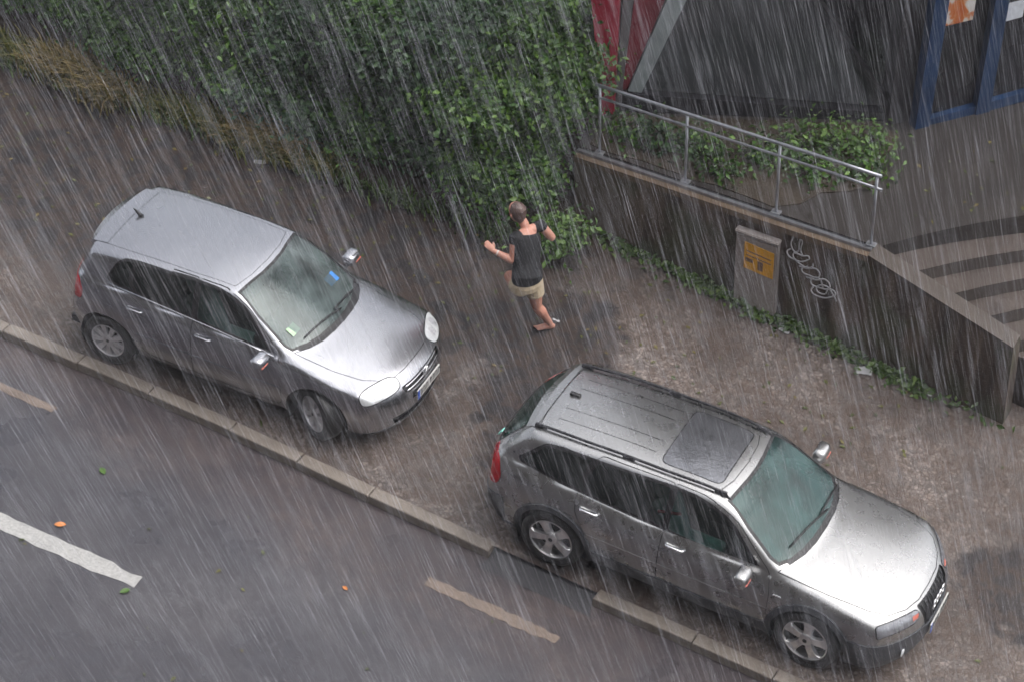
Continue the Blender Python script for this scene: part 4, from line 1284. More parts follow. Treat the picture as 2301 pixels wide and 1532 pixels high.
    bp2 = [(-1.0, .10), (1.0, .10), (1.0, .555), (-1.0, .555)]
    s.carve(bp2, YZ, lambda c, n: c.x > .34, 'bumper', ('body', 'seam'))
    bp3 = [(-1.0, .10), (1.0, .10), (1.0, .60), (-1.0, .60)]
    s.carve(bp3, YZ, lambda c, n: c.x < -3.35, 'rear_bumper', ('body', 'seam'))
    rw = round_poly([(-.53, 1.045), (.53, 1.045), (.50, 1.335), (-.50, 1.335)], .05)
    s.carve(offset_poly(rw, .035), YZ, rear_c, 'frit', ('body',))
    s.carve(rw, YZ, rear_c, 'rear_window', ('frit',))
    hatch = round_poly([(-.58, .66), (.58, .66), (.61, 1.0), (.56, 1.37), (-.56, 1.37), (-.61, 1.0)], .04)
    s.carve(offset_poly(hatch, .006), YZ, rear_c, 'seam', ('body',))
    s.carve(hatch, YZ, rear_c, 'tailgate', ('seam',))
    roof = [(-1.12, 0), (-1.14, .30), (-1.20, .495), (-1.6, .520), (-2.4, .520), (-3.0, .505), (-3.14, .490), (-3.16, .3), (-3.165, 0)]
    roof = roof + [(x, -y) for x, y in roof[-2:0:-1]]
    rc = lambda c, n: n.z > .6
    s.carve(offset_poly(roof, .008), XY, rc, 'seam', ('body',))
    s.carve(roof, XY, rc, 'roof', ('seam',))
    for y0 in (-.34, -.30, -.13, -.09, .17, .34):
        s.carve([(-3.02, y0 - .004), (-1.96, y0 - .004), (-1.96, y0 + .004), (-3.02, y0 + .004)], XY, rc, 'seam', ('roof',))
    sr = round_poly([(-1.22, -.43), (-1.86, -.44), (-1.86, .44), (-1.22, .43)], .08)
    s.carve(offset_poly(sr, .009), XY, rc, 'seam', ('roof',))
    s.carve(sr, XY, rc, 'sunroof', ('seam',))

    P = M['painta']
    s.take('body', "body", P, car)
    tag(s.take('seam', "panel_gap", M['seam'], car, -.010), kind='stuff')
    rf = s.take('roof', "roof", P, car)
    s.take('sunroof', "sunroof", M['sunroof'], rf, .002)
    s.take('hood', "hood", P, car, .001, thick=.01)
    s.take('frit', "glass_border", M['rubber'], car, -.003, lambda c: c.x > -1.6)
    s.take('frit', "glass_border", M['rubber'], car, -.003, lambda c: c.x < -1.6)
    s.take('cowl', "cowl", M['rubber'], car, -.012)
    s.take('windshield', "windshield", M['wscreen_a'], car, -.004)
    gx0 = s.take('grille', "grille", M['rubber'], car, -.02)
    s.take('bumper', "front_bumper", M['clad'], car, .012, thick=.02)
    s.take('rear_bumper', "rear_bumper", M['clad'], car, .010, thick=.02)
    tg = s.take('tailgate', "tailgate", P, car)
    s.take('rear_window', "rear_window", M['reargl'], tg, -.004)
    for sd in (-1, 1):
        sel = lambda c, sd=sd: c.y * sd > 0
        d1 = s.take('front_door', "front_door", P, car, sel=sel)
        d2 = s.take('rear_door', "rear_door", P, car, sel=sel)
        s.take('front_glass', "door_window", M['sidegl'], d1, -.006, sel)
        s.take('rear_glass', "door_window", M['sidegl'], d2, -.006, sel)
        s.take('quarter_glass', "quarter_window", M['sidegl'], car, -.006, sel)
        s.take('trim', "window_trim", M['rubber'], car, -.001, sel)
        s.take('sill', "sill_cladding", M['clad'], car, .012, sel, .02)
        s.take('strip', "rub_strip", M['painta'], car, .010, sel, .012)
        for fx in sp['axles']:
            s.take('flare', "wheel_arch", M['clad'], car, .022, lambda c, sd=sd, fx=fx: c.y * sd > 0 and abs(c.x - fx) < .8, .05)
        h = s.take('headlight', "headlight", M['lampdark'], car, .004, sel, .01)
        s.take('amber', "indicator", M['amber'], h, .006, sel)
        s.take('tail_light', "tail_light", M['tail'], car, .005, sel, .01)
        mirror_part(car, s, -.70, .95, sd, (.090, .125, .085), P)
        for hx, hz, d in ((-1.45, .865, d1), (-2.38, .90, d2)):
            y = s.yat(hx, hz, sd)
            tube("door_handle", [(hx - .105, y - sd * .005, hz + .004), (hx - .08, y + sd * .03, hz + .004), (hx + .08, y + sd * .03, hz), (hx + .105, y - sd * .005, hz)], .017, M['chrome'], d, 8)
        y = s.yat(-.36, .765, sd)
        box("side_repeater", (-.36, y + sd * .004, .765), (.09, .02, .022), M['chrome'], car, .006, 1)
        # roof rail on three feet
        rail = empty("roof_rail"); rail.parent = car
        xs = np.linspace(-3.13, -1.16, 12)
        yr = np.interp(xs, [-3.2, -2.6, -1.6, -1.1], [.525, .552, .552, .525])
        pts = [(xx, sd * yy, s.zat(xx, sd * yy) + .034) for xx, yy in zip(xs, yr)]
        pts = [(pts[0][0] - .06, pts[0][1], pts[0][2] - .05)] + pts + [(pts[-1][0] + .08, pts[-1][1], pts[-1][2] - .06)]
        tube("bar", pts, .014, M['darkmetal'], rail, 8)
        for xx in (-3.12, -2.15, -1.18):
            yy = np.interp(xx, [-3.2, -2.6, -1.6, -1.1], [.525, .552, .552, .525]); z = s.zat(xx, sd * yy)
            box("foot", (xx, sd * yy, z + .018), (.13, .034, .05), M['darkmetal'], rail, .012, 2)
        # silver roof gutter outside the rail
    V, F = [], []
    for y in np.linspace(-.54, .54, 13):
        z = s.zat(-3.12, y); k = .03 * (abs(y) / .54) ** 2
        V += [(-3.165, y, z + .006), (-3.25 + k, y, z - .008), (-3.325 + k * 1.6, y, z - .045), (-3.31 + k * 1.6, y, z - .065), (-3.20, y, z - .05)]
    for i in range(12):
        for q in range(4): F.append((5 * i + q, 5 * i + 5 + q, 5 * i + 6 + q, 5 * i + 1 + q))
    F += [(0, 1, 2, 3, 4), (60, 64, 63, 62, 61)]
    bm = bmesh.new(); vs = [bm.verts.new(v) for v in V]
    for f in F: bm.faces.new([vs[i] for i in f])
    from_bm("roof_spoiler", bm, P, car)
    z = s.zat(-3.02, .04)
    bm = bmesh.new(); bm_box(bm, (-3.02, .04, z + .012), (.12, .05, .035), .014, 2); from_bm("antenna", bm, M['rubber'], car, True)
    gx = s.cast(np.array([[0.2, 0, .66]]), np.array([[1.0, 0, 0]]))[0][0]
    em = empty("emblem"); em.parent = car
    for i in range(4):
        V, F = ring_geo((gx + .012, -.117 + .078 * i, .675), .054, .0095)
        from_py("ring", V, F, M['chrome'], em, True)
    for k in range(9):
        yy = -.27 + k * .0675
        pts = [(s.cast(np.array([[0.2, yy, zz]]), np.array([[1.0, 0, 0]]))[0][0] - .006, yy, zz) for zz in (.53, .60, .67, .75)]
        tube("grille_bar", pts, .006, M['plastic'], car, 5)
    px = s.cast(np.array([[0.2, 0, .46]]), np.array([[1.0, 0, 0]]))[0][0]
    plate(car, px + .024, .46, R(-2))
    for sd in (-1, 1):
        xx = s.cast(np.array([[0.2, .58 * sd, .36]]), np.array([[1.0, 0, 0]]))[0][0]
        V, F = lathe_geo([(.055, 0), (.05, .012), (.001, .016)], 18)
        V = [(xx + b + .008, .58 * sd + a, .36 + c) for a, b, c in V]
        from_py("fog_light", V, F, M['lamp'], car, True)
    wiper(car, s, -.30, .20, -.42, -.50); wiper(car, s, -.36, .62, -.33, .08)
    box("window_sticker", (-3.585, -.45, 1.075), (.012, .07, .07), M['stick_t'], car, .002, 1, Matrix.Rotation(R(35), 4, 'Y'))
    finish_car(car, s, sp)
    seat_thing(car, -1.40, -.39, M['seatpale']); seat_thing(car, -1.40, .39, M['seat']); seat_thing(car, -2.30, 0, M['seat'], 1.3, .38, "rear_bench")
    tube("seat_belt", [(-1.74, -.68, 1.05), (-1.66, -.62, 1.02), (-1.55, -.54, .98)], .016, M['beltred'], car, 6)
    for sd in (-1, 1):
        wheel(car, 0, sd, .80, sp['wr'], .225, 'alloy', R(-4), .25)
        wheel(car, -2.757, sd, .80, sp['wr'], .225, 'alloy', 0, .75)
    s.bm.free()
    return car

M['stick_b'] = simple("blue_disc", (0.04, 0.22, 0.62), 0.4, 0, 0.3, 25)
M['stick_g'] = simple("pale_green_paper", (0.55, 0.85, 0.50), 0.5, 0, 0.3, 25)
M['stick_t'] = simple("teal_sticker", (0.30, 0.75, 0.66), 0.4, 0, 0)
M['beltred'] = simple("red_belt_buckle", (0.75, 0.03, 0.03), 0.4, 0, 0)
p_g = (-5.7799, 0.3921, 0.03748)
build_hatchback()
build_estate()

# ------------------------------------------------------------------ vegetation
M['leaf_a'] = leafmat("dark_green_leaf", (0.008, 0.028, 0.004), (0.028, 0.080, 0.010), (0.090, 0.190, 0.020))
M['leaf_b'] = leafmat("mid_green_leaf", (0.012, 0.040, 0.006), (0.042, 0.112, 0.014), (0.125, 0.235, 0.026))
M['leaf_c'] = leafmat("blue_green_leaf", (0.009, 0.028, 0.011), (0.024, 0.066, 0.023), (0.065, 0.135, 0.042))
M['leaf_d'] = leafmat("fresh_green_leaf", (0.040, 0.085, 0.018), (0.085, 0.170, 0.034), (0.160, 0.270, 0.055))
M['drygrass'] = leafmat("dry_grass_blade", (0.085, 0.085, 0.026), (0.200, 0.155, 0.052), (0.330, 0.230, 0.090), 0.6)
M['weed'] = leafmat("weed_leaf", (0.035, 0.070, 0.014), (0.070, 0.130, 0.025), (0.130, 0.200, 0.045))
M['bark'] = simple("wet_bark", (0.045, 0.036, 0.030), 0.6, 0, 0.35, 14, (30, 0.8, 0.02))
M['flit'] = leafmat("fallen_leaf", (0.045, 0.070, 0.015), (0.110, 0.120, 0.030), (0.200, 0.150, 0.050), 0.4)

def leaves_geo(C, N, size, r, fold=0.35, asp=0.55):
    """folded diamond leaves: centres C, outward normals N"""
    n = len(C)
    t = r.normal(size=(n, 3)); t -= N * (t * N).sum(1)[:, None]; t /= np.linalg.norm(t, axis=1)[:, None] + 1e-9
    b = np.cross(N, t)
    L = size * r.uniform(0.45, 1.6, n)[:, None]; Wd = L * asp
    dn = N * (Wd * fold)
    v0 = C - t * L * 0.5; v1 = C + b * Wd * 0.5 + dn * 0.5 - t * L * 0.05; v2 = C + t * L * 0.5 - N * L * 0.12; v3 = C - b * Wd * 0.5 + dn * 0.5 - t * L * 0.05
    V = np.stack([v0, v1, v2, v3], 1).reshape(-1, 3)
    i = np.arange(n) * 4
    F = np.concatenate([np.stack([i, i + 1, i + 2], 1), np.stack([i, i + 2, i + 3], 1)])
    return V, F

def lobes_leaves(lobes, per, r, size):
    """lobes: (centre, radii). leaves gather in clumps on the lobe's skin, fewer inside"""
    Cs, Ns = [], []
    for (c, rad, w) in lobes:
        c, rad = np.array(c), np.array(rad)
        nc = int(46 * w)
        d = r.normal(size=(nc, 3)); d /= np.linalg.norm(d, axis=1)[:, None]
        k = r.uniform(0.55, 1.10, nc)[:, None]
        cl = c + d * rad * k
        n = int(per * w)
        which = r.integers(0, nc, n)
        off = r.normal(size=(n, 3)) * (0.085 + 0.05 * r.random((n, 1))) * np.array([1.25, 1.25, 0.75])
        Cs.append(cl[which] + off)
        nn = d[which] * 0.8 + r.normal(size=(n, 3)) * 0.55 + np.array([0, 0, 0.75])
        Ns.append(nn / np.linalg.norm(nn, axis=1)[:, None])
    C, N = np.concatenate(Cs), np.concatenate(Ns)
    keep = C[:, 2] > 0.03
    return leaves_geo(C[keep], N[keep], size, r)

def bank_z(x, y): return 0.03 + 0.22 * min(max(y - 3.75, 0), 3.5)

def shrub(x, y, lobes, mat_, label, per=2600, size=0.075, group="shrubs of the roadside hedge", seed=0, name="shrub", cat="shrub"):
    r = np.random.default_rng(seed + 100)
    z0 = bank_z(x, y)
    o = tag(empty(name, (x, y, z0)), label, cat, group)
    V, F = lobes_leaves(lobes, per, r, size)
    from_np("foliage", V, F, mat_, o)
    rr = random.Random(seed)
    base = [(0, 0, -0.15)]
    geos = []
    for i, (c, rad, w) in enumerate(lobes):
        a = Vector((rr.uniform(-.12, .12), rr.uniform(-.12, .12), -0.12)); e = Vector(c)
        mid = a.lerp(e, 0.5) + Vector((rr.uniform(-.12, .12), rr.uniform(-.12, .12), 0.1))
        pts = [tuple(a), tuple(a.lerp(mid, .5)), tuple(mid), tuple(mid.lerp(e, .6)), tuple(e)]
        geos.append(tube_geo(pts, [.038, .03, .024, .016, .006], 6))
        for q in range(3):
            d = Vector((rr.uniform(-1, 1), rr.uniform(-1, 1), rr.uniform(-.2, 1))).normalized()
            t2 = e + Vector((d.x * rad[0], d.y * rad[1], d.z * rad[2])) * .8
            geos.append(tube_geo([tuple(mid.lerp(e, .5)), tuple(e.lerp(t2, .5)), tuple(t2)], [.014, .009, .003], 5))
    for i, g in enumerate(geos[::4] if False else [merge_geo(geos)]):
        from_py("stem", g[0], g[1], M['bark'], o, True)
    return o

def mk_lobes(r, hx, hy, h, n, low=True):
    out = []
    for i in range(n):
        cx, cy = r.uniform(-hx, hx), r.uniform(-hy, hy)
        cz = h * (0.25 + 0.65 * (i + 0.5) / n)
        rad = r.uniform(0.34, 0.62) * (1.1 - 0.25 * cz / h)
        out.append(((cx, cy, cz), (rad * 1.15, rad * 1.0, rad * 0.85), 1.0))
    if low:
        for i in range(3):
            out.append(((r.uniform(-hx, hx), -hy - r.uniform(0.0, .25), r.uniform(.18, .45)), (.45, .38, .3), 0.7))
    return out

LM = {'a': M['leaf_a'], 'b': M['leaf_b'], 'c': M['leaf_c'], 'd': M['leaf_d']}
HEDGE = [  # x, y, half x, half y, height, lobes, leaf, label
    (-14.6, 4.9, .7, .5, 2.0, 7, 'a', "dark leafy shrub in the picture's top corner beyond the dry grass"),
    (-13.2, 5.2, .7, .5, 2.1, 7, 'b', "green shrub behind the dry grass clump, second from the hedge's uphill end"),
    (-12.0, 5.1, .6, .5, 1.9, 7, 'a', "dark shrub above the dry grass clump, third from hedge's uphill end"),
    (-10.9, 4.95, .6, .5, 1.9, 7, 'a', "very dark shrub in hedge straight above the hatchback's rear end"),
    (-9.9, 4.95, .6, .45, 2.0, 8, 'b', "green shrub behind the olive grass tuft and white scrap"),
    (-8.95, 4.75, .6, .45, 2.0, 8, 'c', "bluish green shrub reaching down to the pavement past the olive grass"),
    (-8.0, 4.75, .6, .45, 2.2, 8, 'a', "dark green shrub in the middle of the hedge above hatchback windscreen"),
    (-7.1, 4.8, .55, .45, 2.3, 8, 'c', "bluish green shrub with deep shadowed hollow, up left of runner"),
    (-6.3, 4.75, .5, .45, 2.2, 8, 'b', "dense green shrub rising directly behind the running person"),
    (-6.0, 5.1, .30, .45, 2.5, 8, 'b', "bright leafed shrub at the hedge end overhanging the wall top"),
    (-9.4, 6.3, .8, .5, 2.6, 6, 'a', "shadowy shrub in hedge's back row above the hatchback roof"),
    (-7.6, 6.3, .8, .5, 2.8, 6, 'b', "tall green shrub in the hedge's back row at picture's top edge"),
    (-6.2, 6.4, .6, .5, 3.0, 6, 'a', "tall dark shrub in hedge's back row beside the red strut"),
    (-11.4, 6.2, .8, .5, 2.4, 6, 'a', "shadowy shrub in the hedge's back row above the dry grass"),
]
for i, (x, y, hx, hy, h, nl, lf, lab) in enumerate(HEDGE):
    r = np.random.default_rng(i * 7 + 3)
    lb = mk_lobes(r, hx, hy, h, nl)
    if i == 9:   # the bough that leans out over the wall
        lb += [((.15, -.55, 1.35), (.42, .40, .30), 1.3), ((.28, -.35, 1.5), (.34, .35, .26), 1.0), ((-.35, -.75, 1.25), (.55, .4, .3), 1.3)]
    if i == 8:
        lb += [((.0, -.75, 1.25), (.55, .40, .30), 1.2), ((.1, -.75, .5), (.5, .4, .42), 1.0), ((.55, -.55, .35), (.4, .35, .35), .9)]
    shrub(x, y, lb, LM[lf], lab, 2100, 0.072, seed=i)

shrub(-5.02, 3.72, [((0, 0, .25), (.28, .20, .20), .7), ((.12, -.05, .42), (.2, .18, .14), .5)], M['leaf_d'], "small bright green bush at foot of the wall beside the runner", 900, 0.07, None, 41, "bush", "bush")

# plants on the terrace behind the handrail
TP = [(-4.75, 5.05, .26, 'b', "low green plant below the red strut behind the handrail"),
      (-4.3, 5.0, .32, 'c', "low bluish plant behind the rail near its hedge end"),
      (-3.85, 5.05, .36, 'b', "green leafy plant on terrace between first two rail posts"),
      (-3.45, 4.75, .34, 'a', "dark leafy plant close behind the second rail post"),
      (-3.05, 5.2, .34, 'b', "green plant against plinth in the middle of the terrace bed"),
      (-2.72, 5.55, .36, 'd', "bright green plant in front of the shop window plinth"),
      (-2.35, 5.75, .34, 'd', "yellowish green plant below the window's lower edge"),
      (-2.45, 5.15, .30, 'b', "green plant behind the third rail post"),
      (-2.0, 5.9, .28, 'd', "small bright plant nearest the blue doors"),
      (-1.9, 5.35, .20, 'b', "tiny green plant at the edge of the terrace paving")]
for i, (x, y, rad, lf, lab) in enumerate(TP):
    rad *= .66
    o = shrub(x, y, [((0, 0, rad * .6), (rad * 1.2, rad, rad * .6), .8), ((rad * .5, -rad * .4, rad * .4), (rad * .7, rad * .6, rad * .4), .4), ((-rad * .6, rad * .2, rad * .7), (rad * .6, rad * .6, rad * .5), .4)], LM[lf], lab, 230, 0.07, "plants in the terrace bed", 60 + i, "plant", "plant")
    o.location.z = zter(x, y) - 0.01
tag(prism("planting_bed", ragged([(-5.1, wy(-5.1) + .27), (-2.6, wy(-2.6) + .27), (-1.75, 5.2), (-1.85, 6.35), (-2.2, 6.45), (-5.05, 5.45)], .05, .25, 12), 0.5, lambda x, y: zter(x, y) + 0.012, M['soil']), kind='structure')

def blades(name, pts, n, h, mat_, spread, seed, lean=(0, 0), wid=0.012):
    """tufts of curved blades"""
    r = np.random.default_rng(seed); V, F = [], []
    P = np.asarray(pts); k = r.integers(0, len(P), n)
    for i in range(n):
        b = P[k[i]] + np.array([r.normal() * spread[0], r.normal() * spread[1], 0]); b = np.array([b[0], b[1], P[k[i]][2]])
        hh = h * r.uniform(.45, 1.2); a = r.uniform(0, 6.283); d = np.array([math.cos(a), math.sin(a), 0]); s = np.array([-d[1], d[0], 0]) * wid
        ln = (d * r.uniform(.2, .8) + np.array([*lean, 0])) * hh
        p1 = b + np.array([0, 0, hh * .6]) + ln * .35; p2 = b + np.array([0, 0, hh * .85]) + ln
        j = len(V); V += [b - s, b + s, p1 + s * .8, p1 - s * .8, p2]
        F += [(j, j + 1, j + 2), (j, j + 2, j + 3), (j + 3, j + 2, j + 4)]
    return from_np(name, V, F, mat_)
gp = [(x, 3.78 + .10 * math.sin(x * 3), .03) for x in np.linspace(-12.3, -11.1, 9)]
tag(blades("dry_grass", gp, 1500, .42, M['drygrass'], (.16, .16), 5, (0, -.35)), "tawny dry grass clump hanging over the pavement's upper edge", "grass", kind='stuff')
gp = [(x, 3.84 + .08 * math.sin(x * 4), .03) for x in np.linspace(-9.45, -8.65, 7)]
tag(blades("dry_grass", gp, 1100, .40, M['drygrass'], (.16, .15), 6, (0, -.35)), "olive grass tuft at hedge foot just above the white scrap", "grass", kind='stuff')
M['olive'] = leafmat("olive_grass_blade", (0.060, 0.080, 0.016), (0.130, 0.145, 0.030), (0.250, 0.210, 0.060), 0.6)
gp = [(x, 3.80 + .07 * math.sin(x * 2.3), .03) for x in np.linspace(-14.0, -8.0, 40)]
tag(blades("grass_verge", gp, 3600, .27, M['olive'], (.10, .13), 9, (0, -.35)), "yellow green grass verge along the uphill half of the hedge foot", "grass", kind='stuff')
gp = [(x, 3.72, .02) for x in np.linspace(-16, -5.2, 90)]
tag(blades("grass", gp, 3200, .16, M['weed'], (.1, .10), 7, (0, -.2)), "thin green grass along the foot of the hedge", "grass", kind='stuff')
# weeds along the foot of the wall
r = np.random.default_rng(21); C = []; 
for cx, w, n in [(-4.6, .25, 90), (-4.2, .2, 80), (-3.55, .3, 150), (-3.2, .25, 120), (-2.75, .3, 190), (-2.3, .3, 190), (-1.75, .3, 170), (-1.4, .25, 120), (-.75, .22, 150), (-.5, .2, 120), (0.1, .2, 30)]:
    px = r.normal(cx, w, n); C.append(np.stack([px, wy(px) - np.abs(r.normal(0, .10, n)) - .015, np.abs(r.normal(.03, .035, n)) + .012], 1))
C = np.concatenate(C); N = r.normal(size=C.shape) * .5 + np.array([0, -.3, 1]); N /= np.linalg.norm(N, axis=1)[:, None]
V, F = leaves_geo(C, N, .075, r)
tag(from_np("weeds", V, F, M['weed']), "green weeds growing along the foot of the retaining wall", "weeds", kind='stuff')
# storm-blown leaves lying on pavement, road and terrace
C = []
def scat(n, x0, x1, y0, y1, z):
    C.append(np.stack([r.uniform(x0, x1, n), r.uniform(y0, y1, n), np.full(n, z)], 1))
scat(420, -14, -4.5, 1.0, 3.7, .012); scat(60, -9, 2.0, -.8, 3.4, .012); scat(90, -4.6, 0, 2.2, 4.0, .014); scat(28, -9, 0, -4.5, -1.4, -.086)
tt = np.stack([r.uniform(-1.6, 2.0, 60), r.uniform(4.6, 7.0, 60), np.zeros(60)], 1); tt[:, 2] = 1.40 + .115 * (tt[:, 0] + 1.2) + .012
tt = tt[(tt[:, 1] - 4.1) > (tt[:, 0] + 1.18) * .96 + .1]; C.append(tt)
C = np.concatenate(C)
cars_ = [(-5.78 - 1.15, .39, 4.2, 1.75), (-1.35, 0, 4.7, 1.85)]
keep = np.ones(len(C), bool)
for cx, cy, l, w in cars_: keep &= ~((np.abs(C[:, 0] - cx) < l / 2) & (np.abs(C[:, 1] - cy) < w / 2))
C = C[keep]
N = r.normal(size=C.shape) * .12 + np.array([0, 0, 1]); N /= np.linalg.norm(N, axis=1)[:, None]
V, F = leaves_geo(C, N, .054, r, .15)
tag(from_np("fallen_leaves", V, F, M['flit']), "small green and yellow leaves blown over the wet ground", "leaves", kind='stuff')
M['oleaf'] = simple("orange_leaf", (0.60, 0.22, 0.06), 0.4, 0, 0.2, 20)
def single_leaf(x, y, z, L, rot, m, label, cat="leaf", name="fallen_leaf"):
    k = 7; V, F = [], []
    for i in range(k):
        t = i / (k - 1); w = L * .30 * math.sin(math.pi * min(1, t * .96 + .03)) ** .8
        for sg, zz in ((-1, .010), (0, 0.002), (1, .010)):
            px, py = (t - .5) * L, sg * w
            V.append((px * math.cos(rot) - py * math.sin(rot), px * math.sin(rot) + py * math.cos(rot), zz * (w / (L * .3)) + .004 + .01 * (t - .5) ** 2))
    for i in range(k - 1):
        for q in range(2): F.append((3 * i + q, 3 * i + q + 1, 3 * i + q + 4, 3 * i + q + 3))
    o = from_py(name, V, F, m); o.location = (x, y, z)
    return tag(o, label, cat)
single_leaf(-7.36, -2.83, -.094, .12, .5, M['oleaf'], "single orange leaf on the road beside the white dash")
single_leaf(-6.26, -3.28, -.094, .11, 1.0, M['leaf_d'], "green leaf lying at the ragged end of the white dash")
single_leaf(-7.45, -1.95, -.094, .11, -.6, M['leaf_d'], "green leaf on the brown gutter strip below the hatchback's rear wheel")
single_leaf(-4.40, -2.15, -.094, .07, -.3, M['oleaf'], "small yellowish leaf on the road below the tan marking")

# litter
M['litter'] = simple("wet_white_paper", (0.55, 0.54, 0.55), 0.5, 0, 0.1, 20)
def scrap(x, y, z, a, b, rot, label, seed):
    rr = random.Random(seed); k = 5; V, F = [], []
    for i in range(k):
        for j in range(k):
            px, py = (i / (k - 1) - .5) * a + rr.uniform(-.1, .1) * a / k, (j / (k - 1) - .5) * b + rr.uniform(-.1, .1) * b / k
            V.append((px * math.cos(rot) - py * math.sin(rot), px * math.sin(rot) + py * math.cos(rot), .006 + rr.random() * .022))
    for i in range(k - 1):
        for j in range(k - 1): F.append((i * k + j, (i + 1) * k + j, (i + 1) * k + j + 1, i * k + j + 1))
    o = from_py("paper_scrap", V, F, M['litter'], None, True); o.location = (x, y, z)
    return tag(o, label, "litter")
scrap(-8.92, 3.50, 0.004, .15, .08, .4, "white paper scrap at the hedge foot below the olive grass", 1)
scrap(-1.05, 3.62, 0.004, .17, .13, .3, "large crumpled white paper at the foot of the wall", 2)
scrap(-2.10, 3.80, 0.004, .13, .05, -.2, "thin white paper strip among weeds below the wall tag", 3)
scrap(-.30, 3.62, 0.004, .11, .05, -.1, "tiny white scrap near the downhill end of wall foot", 4)
scrap(-.40, 3.71, 0.03, .08, .05, -.4, "reddish white scrap just uphill of the tiny white one", 5)
scrap(-4.42, 2.62, 0.006, .09, .03, -.1, "pale sliver of paper on the dark patch behind the runner's foot", 6)

# ------------------------------------------------------------------ utility box and wall tag
M['yellow'] = simple("yellow_label", (0.72, 0.36, 0.03), 0.4, 0, 0.15, 12)
M['yink'] = simple("faded_label_print", (0.20, 0.12, 0.08), 0.6, 0, 0.3, 12)
ub = tag(empty("utility_box", (-2.55, wy(-2.55), 0)), "grey concrete utility box with yellow label set against the retaining wall", "utility box")
def ubp(a, d, h): return (a - .08 * h, -.155 * a - d, h)
def ubslab(name, a0, a1, h0, h1, d0, d1, m, parent, bev=0.0, slope=0.0):
    bm = bmesh.new()
    vs = [bm.verts.new(ubp(a, d, h + (slope * (a - a0)))) for d in (d0, d1) for a, h in ((a0, h0), (a1, h0), (a1, h1), (a0, h1))]
    for f in ((0, 1, 2, 3), (7, 6, 5, 4), (0, 4, 5, 1), (1, 5, 6, 2), (2, 6, 7, 3), (3, 7, 4, 0)): bm.faces.new([vs[i] for i in f])
    if bev: bmesh.ops.bevel(bm, geom=list(bm.edges), offset=bev, segments=2, affect='EDGES')
    return from_bm(name, bm, m, parent)
ubslab("cabinet", -.27, .27, .0, .98, -.02, .09, M['cast'], ub, .012, .115)
ubslab("lid", -.285, .285, .982, 1.02, -.02, .105, M['cast'], ub, .01, .115)
lb_ = ubslab("label_plate", -.15, .235, .56, .915, .093, .098, M['yellow'], ub, 0, .03)
ubslab("label_print", -.12, .20, .80, .815, .0985, .1000, M['yink'], lb_, 0, .03)
ubslab("label_print", -.12, .20, .745, .760, .0985, .1000, M['yink'], lb_, 0, .03)
ubslab("label_print", -.13, -.03, .665, .715, .0985, .1000, M['yink'], lb_, 0, .03)
ubslab("label_print", .03, .10, .61, .735, .0985, .1000, M['yink'], lb_, 0, .03)
M['spray'] = simple("white_spray_paint", (0.42, 0.42, 0.43), 0.6, 0, 0.2, 20)
rr = random.Random(4)
def tagp(a, h): return (-2.13 + a - .08 * h, wy(-2.13 + a) - .004, h)
cv = bpy.data.curves.new("graffiti_tag", 'CURVE'); cv.dimensions = '3D'; cv.bevel_depth = .009; cv.bevel_resolution = 1
def stroke(pts):
    sp_ = cv.splines.new('BEZIER'); sp_.bezier_points.add(len(pts) - 1)
    for bp, (a, h) in zip(sp_.bezier_points, pts):
        bp.co = tagp(a, h); bp.handle_left_type = bp.handle_right_type = 'AUTO'
stroke([(.0, 1.19), (-.01, 1.06), (.05, 1.01), (.09, 1.16), (.10, 1.20), (.11, 1.06), (.14, 1.0)])
stroke([(-.01, 1.03), (-.06, .95), (.06, .90), (.18, .95), (.22, 1.02), (.14, 1.0), (.02, .97), (.10, .88), (.26, .90), (.28, .97)])
stroke([(.10, .84), (.20, .86), (.34, .90), (.36, .82), (.24, .78), (.14, .80), (.22, .90)])
stroke([(.20, .74), (.32, .76), (.46, .82), (.50, .74), (.38, .68), (.26, .70), (.36, .80), (.42, .70)])
stroke([(.30, .66), (.28, .58), (.40, .56), (.52, .62), (.58, .70), (.50, .72), (.44, .62), (.34, .64), (.46, .74), (.56, .66), (.60, .60)])
cv.materials.append(M['spray'])
_t = bpy.data.objects.new("spray", cv)
link(_t)
_me = bpy.data.meshes.new_from_object(_t.evaluated_get(bpy.context.evaluated_depsgraph_get()))
bpy.data.objects.remove(_t); bpy.data.curves.remove(cv)
tag(link(bpy.data.objects.new("graffiti_tag", _me)), "white sprayed scribble tag on the dark wall beside the utility box", "graffiti")

# ------------------------------------------------------------------ running person
M['skin'] = simple("wet_skin", (0.56, 0.275, 0.205), 0.42, 0, 0.12, 9, None, False, **{"Subsurface Weight": 0.1, "Subsurface Radius": (0.02, 0.008, 0.004)})
M['blackcloth'] = simple("soaked_black_jersey", (0.009, 0.0095, 0.012), 0.8, 0, 0.3, 12, (22, 0.6, 0.02))
M['beige'] = simple("wet_beige_cotton", (0.52, 0.43, 0.30), 0.65, 0, 0.18, 12, (26, 0.6, 0.015))
M['hair'] = simple("wet_brown_hair", (0.105, 0.068, 0.060), 0.35, 0, 0.4, 40, (60, 0.7, 0.006))
M['bracelet'] = simple("pale_bracelet", (0.62, 0.55, 0.52), 0.4, 0, 0)

